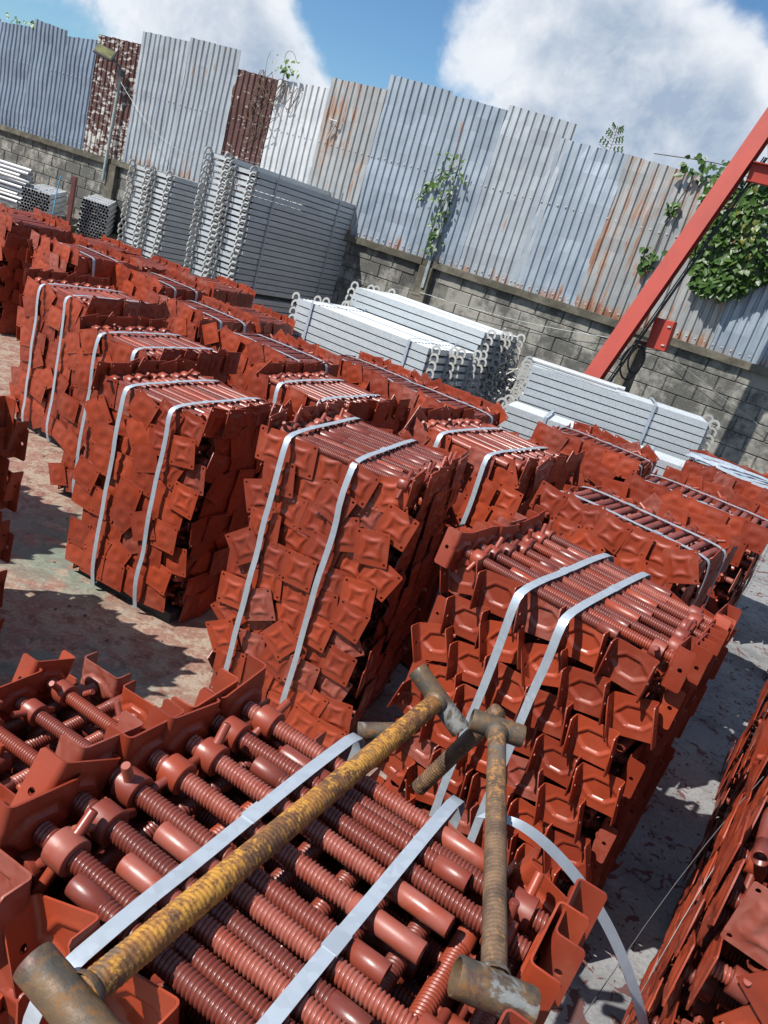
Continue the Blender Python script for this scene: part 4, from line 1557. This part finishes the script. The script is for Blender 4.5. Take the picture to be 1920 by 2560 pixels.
stack_straps(-2.85, 10.80, 61, 0.95, 2.54, (0.16, 0.80), ('left strap on the tall plank stack', 'right strap on the tall plank stack'), length=2.2)
stack_straps(-1.55, 8.52, -29, 0.95, 1.32, (0.12, 0.86), ('left strap on the long plank bundle', 'right strap on the long plank bundle'), length=1.72)
stack_straps(0.86, 7.78, -15, 0.46, 1.01, (0.22, 0.80), ('left strap on the low plank bundle', 'right strap on the low plank bundle'))
stack_straps(1.02, 8.26, -8, 0.46, 1.395, (0.72,), ('single strap on the upper plank bundle by the red leg',))

# two pipes lying on the upper bundle
for k, (yy, zz, lab) in enumerate(((0.10, 1.43, 'nearer galvanised pipe lying on the upper plank bundle'), (0.20, 1.43, 'farther galvanised pipe lying on the upper plank bundle'))):
    m1 = MB()
    m1.rev([(0, 0.024), (0.9 + 0.1 * k, 0.024), (0.9 + 0.1 * k, 0.020), (0.85, 0.020), (0.849, 0.001)], 12)
    tag(obj('loose_pipe', m1.mesh('loose_pipe', M['galvpipe'], True), None, Matrix.Translation((1.02, 8.26 + yy, zz)) @ Matrix.Rotation(R(-10), 4, 'Z')), lab, 'pipe')

# ------------------------------------------------------------------ heap of scrap couplers between bundles
r = random.Random(5)
m1 = MB()
for k in range(1500):
    a, q = r.uniform(0, 2 * PI), math.sqrt(r.random())
    px_, py_ = q * math.cos(a) * 0.75, q * math.sin(a) * 0.55
    hz = 1.42 * (1 - q ** 1.6) + 0.05
    mx = Matrix.Translation((px_, py_, hz * r.uniform(0.82, 1.02))) @ Matrix.Rotation(r.uniform(0, 6.28), 4, 'Z') @ Matrix.Rotation(r.uniform(-1.2, 1.2), 4, 'Y') @ Matrix.Rotation(r.uniform(0, 3), 4, 'X')
    ty = r.random()
    if ty < 0.45:
        m1.rev([(0, 0.009), (r.uniform(0.06, 0.20), 0.009)], 6, mx)
    elif ty < 0.8:
        rr_, s_ = r.uniform(0.028, 0.042), r.uniform(3.6, 5.2)
        vs, fs = [], []
        for i in range(9):
            an = s_ * i / 8
            for (dr_, dz_) in ((-0.004, -0.012), (0.004, -0.012), (0.004, 0.012), (-0.004, 0.012)):
                vs.append(((rr_ + dr_) * math.cos(an), (rr_ + dr_) * math.sin(an), dz_))
        for i in range(8):
            for c_ in range(4):
                c2 = (c_ + 1) % 4
                fs.append((i * 4 + c_, i * 4 + c2, i * 4 + 4 + c2, i * 4 + 4 + c_))
        m1.add(vs, fs, mx)
    else:
        m1.box(-0.03, 0.03, -0.02, 0.02, -0.005, 0.005, mx)
m1.rev([(0, 0.62), (0.5, 0.45), (1.0, 0.15)], 12, Matrix.Rotation(-PI / 2, 4, 'Y'))
tag(obj('coupler_heap', m1.mesh('coupler_heap', M['hook'], False), None, Matrix.Translation((0.66, 9.15, 0))), 'heap of small scrap couplers and clips between the plank bundles', 'couplers', kind='stuff')

# ------------------------------------------------------------------ pipe racks at the far left
pm = MB()
pr_, pi_, PL = 0.0245, 0.0215, 2.2
pm.rev([(0, pi_ * 0.99), (0, pr_), (PL, pr_), (PL, pi_)], 12, caps=(False, False))
PIPE = pm.mesh('pipe_body', M['galvpipe'], True)
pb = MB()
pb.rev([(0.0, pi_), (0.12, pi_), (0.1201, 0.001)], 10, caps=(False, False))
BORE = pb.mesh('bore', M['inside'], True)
pc = MB()
pc.box(0.22, 0.28, -0.03, 0.03, 0.020, 0.036)
pc.box(0.9, 0.96, -0.03, 0.03, 0.020, 0.036)
CLIP = pc.mesh('clip', M['galvpipe'], False)


def pipe_rack(x, y, ang, cols, rows, desc, z0, stag=0.0, seed=0, colour='dark-ended'):
    r = random.Random(seed)
    dirx = Vector((math.cos(R(ang)), math.sin(R(ang)), 0))    # end row direction
    back = Vector((-dirx.y, dirx.x, 0)) if stag >= 0 else Vector((-dirx.y, dirx.x, 0))
    for j in range(rows):
        for i in range(cols if j % 2 == 0 else cols - 1):
            o = Vector((x, y, z0)) + dirx * ((i + (0.5 if j % 2 else 0)) * 0.0515) + Vector((0, 0, j * 0.045)) + back * r.uniform(-0.02, 0.02)
            mx = Matrix.Translation(o) @ Matrix.Rotation(R(ang) + PI / 2 + R(stag), 4, 'Z')
            t = thing('galvanised_pipe', '%s pipe %s from left, row %s up, %s' % (colour, ordn(i + 1), ordn(j + 1), desc), 'pipe', mx, 'galvanised pipes racked at the wall')
            obj('pipe_body', PIPE, t, Matrix.Identity(4))
            obj('bore', BORE, t, Matrix.Identity(4))
            if j == rows - 1 or i == 0:
                obj('clip', CLIP, t, Matrix.Rotation(0 if j == rows - 1 else PI / 2, 4, 'X'))


pipe_rack(-6.12, 12.95, -8, 10, 12, 'right-hand rack', 0.82, stag=28, seed=1)
pipe_rack(-7.02, 12.80, -8, 10, 9, 'left-hand rack', 0.86, stag=28, seed=2)
# pale pipes lying lengthwise on the left, seen from the side
r = random.Random(3)
for k in range(44):
    lay, c_ = k // 4, k % 4
    o = Vector((-9.25 + r.uniform(-0.09, 0.09), 13.10 + c_ * 0.055, 0.92 + lay * 0.058))
    mx = Matrix.Translation(o) @ Matrix.Rotation(R(-6 + r.uniform(-1.5, 1.5)), 4, 'Z')
    t = thing('galvanised_pipe', 'pale pipe lying lengthwise, %s layer up, %s from the front, left of the racks' % (ordn(lay + 1), ordn(c_ + 1)), 'pipe', mx, 'pale pipes lying lengthwise at the far left')
    obj('pipe_body', PIPE, t, Matrix.Identity(4))
    obj('clip', CLIP, t, Matrix.Identity(4))
m1 = MB()
for j in range(4):
    m1.box(-9.8 + j * 0.9, -9.7 + j * 0.9, 12.9, 13.5, 0, 0.88)
tag(obj('pipe_trestle', m1.mesh('pipe_trestle', M['pallet'], False)), 'dark trestles under the lengthwise pipes at the left', 'trestle')
m1 = MB()
m1.box(-7.12, -6.42, 12.88, 14.6, 0, 0.83)
m1.box(-6.2, -5.55, 13.02, 14.6, 0, 0.79)
tag(obj('pipe_support', m1.mesh('pipe_support', M['coping'], False)), 'low concrete supports under the two pipe racks', 'support')
m1 = MB()
m1.box(-0.03, 0.03, -0.03, 0.03, 0, 1.62)
tag(obj('rack_post', m1.mesh('rack_post', M['maroon'], False), None, Matrix.Translation((-6.22, 12.80, 0))), 'maroon steel post between the two pipe racks', 'post')
for k, (x, y, z, lab) in enumerate(((-6.42, 12.74, 1.35, 'blue rope tied on the pipes beside the maroon post'), (-7.95, 13.10, 1.25, 'blue rope tied round the lengthwise pipes at the left'))):
    m1 = MB()
    m1.tube([(0, 0, 0.22), (-0.02, -0.01, 0), (-0.05, 0, -0.45)], 0.010, 6)
    tag(obj('blue_rope', m1.mesh('blue_rope', M['rope'], True), None, Matrix.Translation((x, y, z))), lab, 'rope')

# ------------------------------------------------------------------ dark ring bolts stacked at the right edge
m1 = MB()
r = random.Random(8)
for i in range(10):
    for j in range(17):
        o = Vector((3.06 + i * 0.078 + (0.04 if j % 2 else 0) + r.uniform(-0.006, 0.006), 5.30 + r.uniform(-0.02, 0.02) - i * 0.035, 0.04 + j * 0.052))
        mx = Matrix.Translation(o) @ Matrix.Rotation(-0.42 + r.uniform(-0.08, 0.08), 4, 'Z') @ Matrix.Rotation(r.uniform(0, 3), 4, 'Y')
        ring = [mx @ Vector((0.036 * math.cos(a), 0, 0.036 * math.sin(a))) for a in [2 * PI * k / 12 for k in range(13)]]
        m1.tube(ring, 0.0045, 5, caps=False)
        m1.tube([mx @ Vector((-0.034, 0.006, 0)), mx @ Vector((0.034, 0.006, 0.0))], 0.004, 5)
        m1.tube([mx @ Vector((0, 0.012, 0)), mx @ Vector((0.0, 0.45, 0))], 0.022, 7)
tag(obj('ring_bolt_stack', m1.mesh('ring_bolt_stack', M['darkwire'], True)), 'stack of dark wire rings and bolts at the right edge', 'rings', kind='stuff')


r = random.Random(66)
m1 = MB()
for k in range(520):
    x, y = r.uniform(-3.2, 3.0), r.uniform(1.8, 7.5)
    mx = Matrix.Translation((x, y, 0.003)) @ Matrix.Rotation(r.uniform(0, 6.28), 4, 'Z') @ Matrix.Rotation(r.uniform(-0.3, 0.3), 4, 'X')
    if k % 26 == 0:
        L_ = r.uniform(0.05, 0.22)
        m1.box(-L_ / 2, L_ / 2, -0.008, 0.008, 0, 0.0015, mx)
    else:
        e = r.uniform(0.003, 0.011)
        m1.add([(-e, -e * 0.7, 0), (e, -e * 0.5, 0), (e * 0.7, e, 0), (-e * 0.8, e * 0.6, 0), (0, 0, e * 0.7)], [(0, 1, 4), (1, 2, 4), (2, 3, 4), (3, 0, 4), (3, 2, 1, 0)], mx)
tag(obj('floor_debris', m1.mesh('floor_debris', M['coping'], False)), 'scattered grit, paint flakes and strap offcuts on the yard floor', 'debris', kind='stuff')


# wires that hold the right-hand pile
def wire(pts, label, r_=0.0014):
    pts = smooth_path(pts, 2)
    o = pts[0].copy()
    m1 = MB()
    m1.tube([p_ - o for p_ in pts], r_, 5)
    tag(obj('tie_wire', m1.mesh('tie_wire', M['darkwire'], True), None, Matrix.Translation(o)), label, 'wire')


wire([(0.80, 1.25, 0.30), (1.02, 1.62, 0.80), (1.20, 1.85, 1.15), (1.45, 1.95, 1.30)], 'thin wire running along the near right pile beside the aisle')
wire([(0.98, 1.75, 0.20), (1.20, 2.0, 0.75), (1.45, 2.2, 1.20)], 'thin dark wire slanting up the second right pile')

# ------------------------------------------------------------------ vines
def leaf_mesh(name, L, mat, curl=0.25):
    m1 = MB()
    pts = [(0, 0, 0), (0.30, 0.34, 0.03), (0.62, 0.30, 0.0), (1.0, 0.0, -0.18 * curl * 4), (0.62, -0.30, 0.0), (0.30, -0.34, 0.03), (0.35, 0, -0.05), (0.65, 0, -0.08)]
    vs = [(a * L, b * L, c * L) for a, b, c in pts]
    m1.add(vs, [(0, 6, 1), (6, 7, 2, 1), (7, 3, 2), (0, 5, 6), (6, 5, 4, 7), (7, 4, 3)])
    me = bpy.data.meshes.new(name)
    me.from_pydata(m1.v, [], m1.f)
    me.materials.append(mat)
    return finish(me, 'all')


M['leaf_yellow'] = mat_leaf('yellowing_leaf', (0.16, 0.13, 0.02), (0.10, 0.12, 0.02))
LEAF = [leaf_mesh('leaf', 0.115, M['leaf']), leaf_mesh('leaf', 0.095, M['leaf'], 0.5), leaf_mesh('leaf', 0.08, M['leaf_light'])]
LEAF_BIG = [LEAF[0], LEAF[1], LEAF[0], LEAF[2], LEAF[1], leaf_mesh('leaf', 0.09, M['leaf_yellow'], 0.6)]


def leaf_mx(p, r, out=-0.6):
    # leaves hang with their tips down and face outwards (local -y of the wall)
    d = Vector((r.gauss(0, 0.45), out * r.uniform(0.3, 1.2), -1.0 + r.uniform(-0.2, 0.9))).normalized()
    nrm = Vector((r.gauss(0, 0.45), -1.0, 0.5 + r.gauss(0, 0.35)))
    Y = nrm.cross(d).normalized()
    Z = d.cross(Y)
    s = r.uniform(0.45, 1.25)
    return Matrix(((d.x * s, Y.x * s, Z.x * s, p[0]), (d.y * s, Y.y * s, Z.y * s, p[1]), (d.z * s, Y.z * s, Z.z * s, p[2]), (0, 0, 0, 1)))


def vine(name, label, origin_u, z, stems, leaves, nindiv=290, leafset=LEAF, cat='vine'):
    t = thing(name, label, cat, WMX @ Matrix.Translation((origin_u, 0, z)))
    m1 = MB()
    for s in stems:
        m1.tube(smooth_path(s, 2), 0.006, 5)
    obj('stem', m1.mesh('stem', M['stem'], True), t, Matrix.Identity(4))
    r = random.Random(len(leaves))
    leaves = sorted(leaves, key=lambda p: p[1])
    for p in leaves[:nindiv]:
        obj('leaf', r.choice(leafset), t, leaf_mx(p, r))
    rest = leaves[nindiv:]
    if rest:
        m1 = MB()
        for p in rest:
            me = leafset[0]
            m1.add([v_.co[:] for v_ in me.vertices], [tuple(q.vertices) for q in me.polygons], leaf_mx(p, r))
        me = bpy.data.meshes.new('foliage')
        me.from_pydata(m1.v, [], m1.f)
        me.materials.append(M['leaf'])
        at = me.attributes.new('tone', 'FLOAT', 'POINT')
        at.data.foreach_set('value', np.repeat(np.random.RandomState(3).rand(len(rest)).astype(np.float32), 8))
        finish(me, 'all')
        fo = obj('foliage', me, t, Matrix.Identity(4))
        fo['kind'] = 'stuff'
    return t


r = random.Random(21)
# vine on the middle sheets
lv = []
main = [(0.0, 0), (0.04, -0.25), (-0.02, -0.5), (-0.06, -0.8), (-0.1, -1.1), (-0.12, -1.35)]
for k in range(112):
    f = r.random() ** 0.85
    zz = -1.40 * f
    wdt = 0.16 * (1 - f) + 0.06
    lv.append((r.gauss(-0.02, wdt * 0.6) + 0.0 * f, -0.05 - r.random() * 0.12, zz))
for k in range(34):
    f = r.random()
    lv.append((-0.08 - 0.42 * f + r.gauss(0, 0.03), -0.04 - r.random() * 0.05, -0.28 - 0.42 * f ** 1.3 + r.gauss(0, 0.04)))
vine('climbing_vine', 'narrow green vine trailing down the middle fence sheets', 8.72, 3.50,
     [[(x_, -0.05, z_) for x_, z_ in main], [(0, -0.05, -0.2), (-0.25, -0.05, -0.3), (-0.5, -0.05, -0.75)]], lv, leafset=[leaf_mesh('leaf', 0.085, M['leaf'], 0.5), LEAF[2], leaf_mesh('leaf', 0.07, M['leaf'])])
# big vine at the right
lv = []
for k in range(1500):
    f = r.random()
    zz = 0.12 - 1.42 * f
    half = 0.78 * (1 - f) ** 0.55 * (1.0 if f > 0.12 else 0.8 + f) + 0.10
    cx_ = 0.80 - 0.10 * f - 0.18 * f * f
    x_ = cx_ + r.uniform(-half, half)
    bulge = 0.34 * math.sqrt(max(0, 1 - ((x_ - cx_) / half) ** 2)) * (0.5 + 0.5 * math.sin(PI * min(1, f + 0.25)))
    bulge *= 0.75 + 0.5 * noise.noise(Vector((x_ * 3.1, zz * 3.1, 2)))
    lv.append((x_, -0.06 - bulge * r.uniform(0.72, 1.05), zz))
for k in range(170):
    x_ = r.uniform(-0.35, 2.4)
    lv.append((x_, r.uniform(-0.16, 0.06), 0.10 + 0.12 * noise.noise(Vector((x_ * 2, 0, 3))) + r.uniform(-0.18, 0.14) - 0.05 * abs(x_)))
for k in range(30):
    lv.append((-0.35 + r.gauss(0, 0.07), -0.05 - 0.05 * r.random(), -0.95 - r.random() * 0.28))
for k in range(14):
    lv.append((-0.30 + r.gauss(0, 0.04), -0.05 - 0.05 * r.random(), -0.38 - r.random() * 0.15))
vine('large_vine', 'large dense green vine hanging over the fence behind the red leg', 12.10, 3.95,
     [[(0.5, -0.02, 0.15), (0.45, -0.08, -0.5), (0.3, -0.06, -1.1)], [(-0.8, 0, 0.1), (0, -0.05, 0.15), (1, -0.02, 0.12), (2, 0, 0.05)], [(-0.2, -0.03, 0), (-0.35, -0.04, -0.6), (-0.35, -0.04, -1.2)],
      [(1.3, 0, 0.1), (1.45, -0.05, 0.45), (1.35, -0.04, 0.75)], [(0.6, 0, 0.1), (0.5, 0, 0.35), (0.42, 0, 0.52), (0.5, 0, 0.6)]], lv, 292, leafset=LEAF_BIG)
# twining tuft and dry stems over the brown sheet
r = random.Random(4)
tw = []
for k in range(9):
    x_ = r.uniform(-0.15, 0.5)
    pts = [(x_, -0.04, 0.08)]
    for q in range(7):
        pts.append((x_ + r.gauss(0, 0.09), -0.05 - 0.05 * r.random(), 0.05 - 0.16 * (q + 1) * r.uniform(0.8, 1.0)))
    tw.append(pts)
for k in range(10):
    x_ = r.uniform(-0.1, 0.6)
    tw.append([(x_, -0.05, r.uniform(-0.4, 0.05)), (x_ + 0.1, -0.08, r.uniform(-0.5, 0.1)), (x_ + 0.25, -0.04, r.uniform(-0.4, 0.1)), (x_ + 0.2, -0.05, r.uniform(-0.5, 0.0))])
m1 = MB()
for s in tw:
    m1.tube(smooth_path(s, 2), 0.005, 5)
t = thing('dry_vine', 'tangle of dry brown vine stems with a green tuft on top', 'vine', WMX @ Matrix.Translation((4.95, 0, 3.9)))
obj('dry_stems', m1.mesh('dry_stems', M['dry'], True), t, Matrix.Identity(4))
m1 = MB()
m1.tube(smooth_path([(0.42, -0.03, 0.0), (0.42, -0.03, 0.18), (0.34, -0.03, 0.33), (0.40, -0.03, 0.43), (0.52, -0.03, 0.40), (0.60, -0.03, 0.28)], 2), 0.004, 5)
m1.tube(smooth_path([(0.05, -0.03, 0.0), (0.02, -0.03, 0.22), (0.06, -0.03, 0.36)], 2), 0.003, 5)
obj('tendril', m1.mesh('tendril', M['leaf_light'], True), t, Matrix.Identity(4))
for k in range(34):
    obj('leaf', LEAF[2], t, leaf_mx((0.46 + r.gauss(0, 0.10), -0.04 - 0.06 * r.random(), 0.10 + abs(r.gauss(0, 0.05)) + (0.18 * r.random() if k % 5 == 0 else 0)), r))
# feathery sprout above the sheets
sm = leaf_mesh('leaflet', 0.038, M['leaf_light'])
t = thing('sapling_sprout', 'feathery green sprout standing up above the grey sheets', 'plant', WMX @ Matrix.Translation((10.72, 0.04, 3.90)) @ Matrix.Rotation(0.5, 4, 'Z') @ Matrix.Diagonal((0.9, 1, 0.85, 1)))
m1 = MB()
m1.tube([(0, 0, 0), (0.01, 0, 0.2), (0.0, 0, 0.44)], 0.005, 5)
for q in range(8):
    z_ = 0.08 + q * 0.045
    for s in (-1, 1):
        m1.tube([(0, 0, z_), (s * (0.17 - q * 0.015), 0, z_ + 0.05)], 0.003, 4)
obj('stem', m1.mesh('stem', M['stem'], True), t, Matrix.Identity(4))
for q in range(8):
    z_ = 0.08 + q * 0.045
    ln = 0.17 - q * 0.015
    for s in (-1, 1):
        if (q + (s > 0)) % 3 == 0:
            continue
        for g in range(3):
            f = (g + 1) / 3
            for up in (-1, 1):
                mx = Matrix.Translation((s * ln * f, 0, z_ + 0.05 * f)) @ Matrix.Rotation(0 if s > 0 else PI, 4, 'Z') @ Matrix.Rotation(-up * 0.9, 4, 'Y') @ Matrix.Rotation(PI / 2, 4, 'X')
                obj('leaflet', sm, t, mx)
# small leaves poking over the far left sheets
t = thing('vine_tips', 'small green vine tips poking over the sheets at the far left', 'plant', WMX @ Matrix.Translation((-0.9, 0.02, 3.80)))
for k in range(26):
    obj('leaf', LEAF[2], t, leaf_mx((r.uniform(-0.5, 0.3), r.uniform(-0.03, 0.03), 0.04 + r.random() * 0.10), r))

# objects that are parts get their parents' matrices through the tree
bpy.context.view_layer.update()
print('objects', len(bpy.data.objects), 'planks', plank_n)
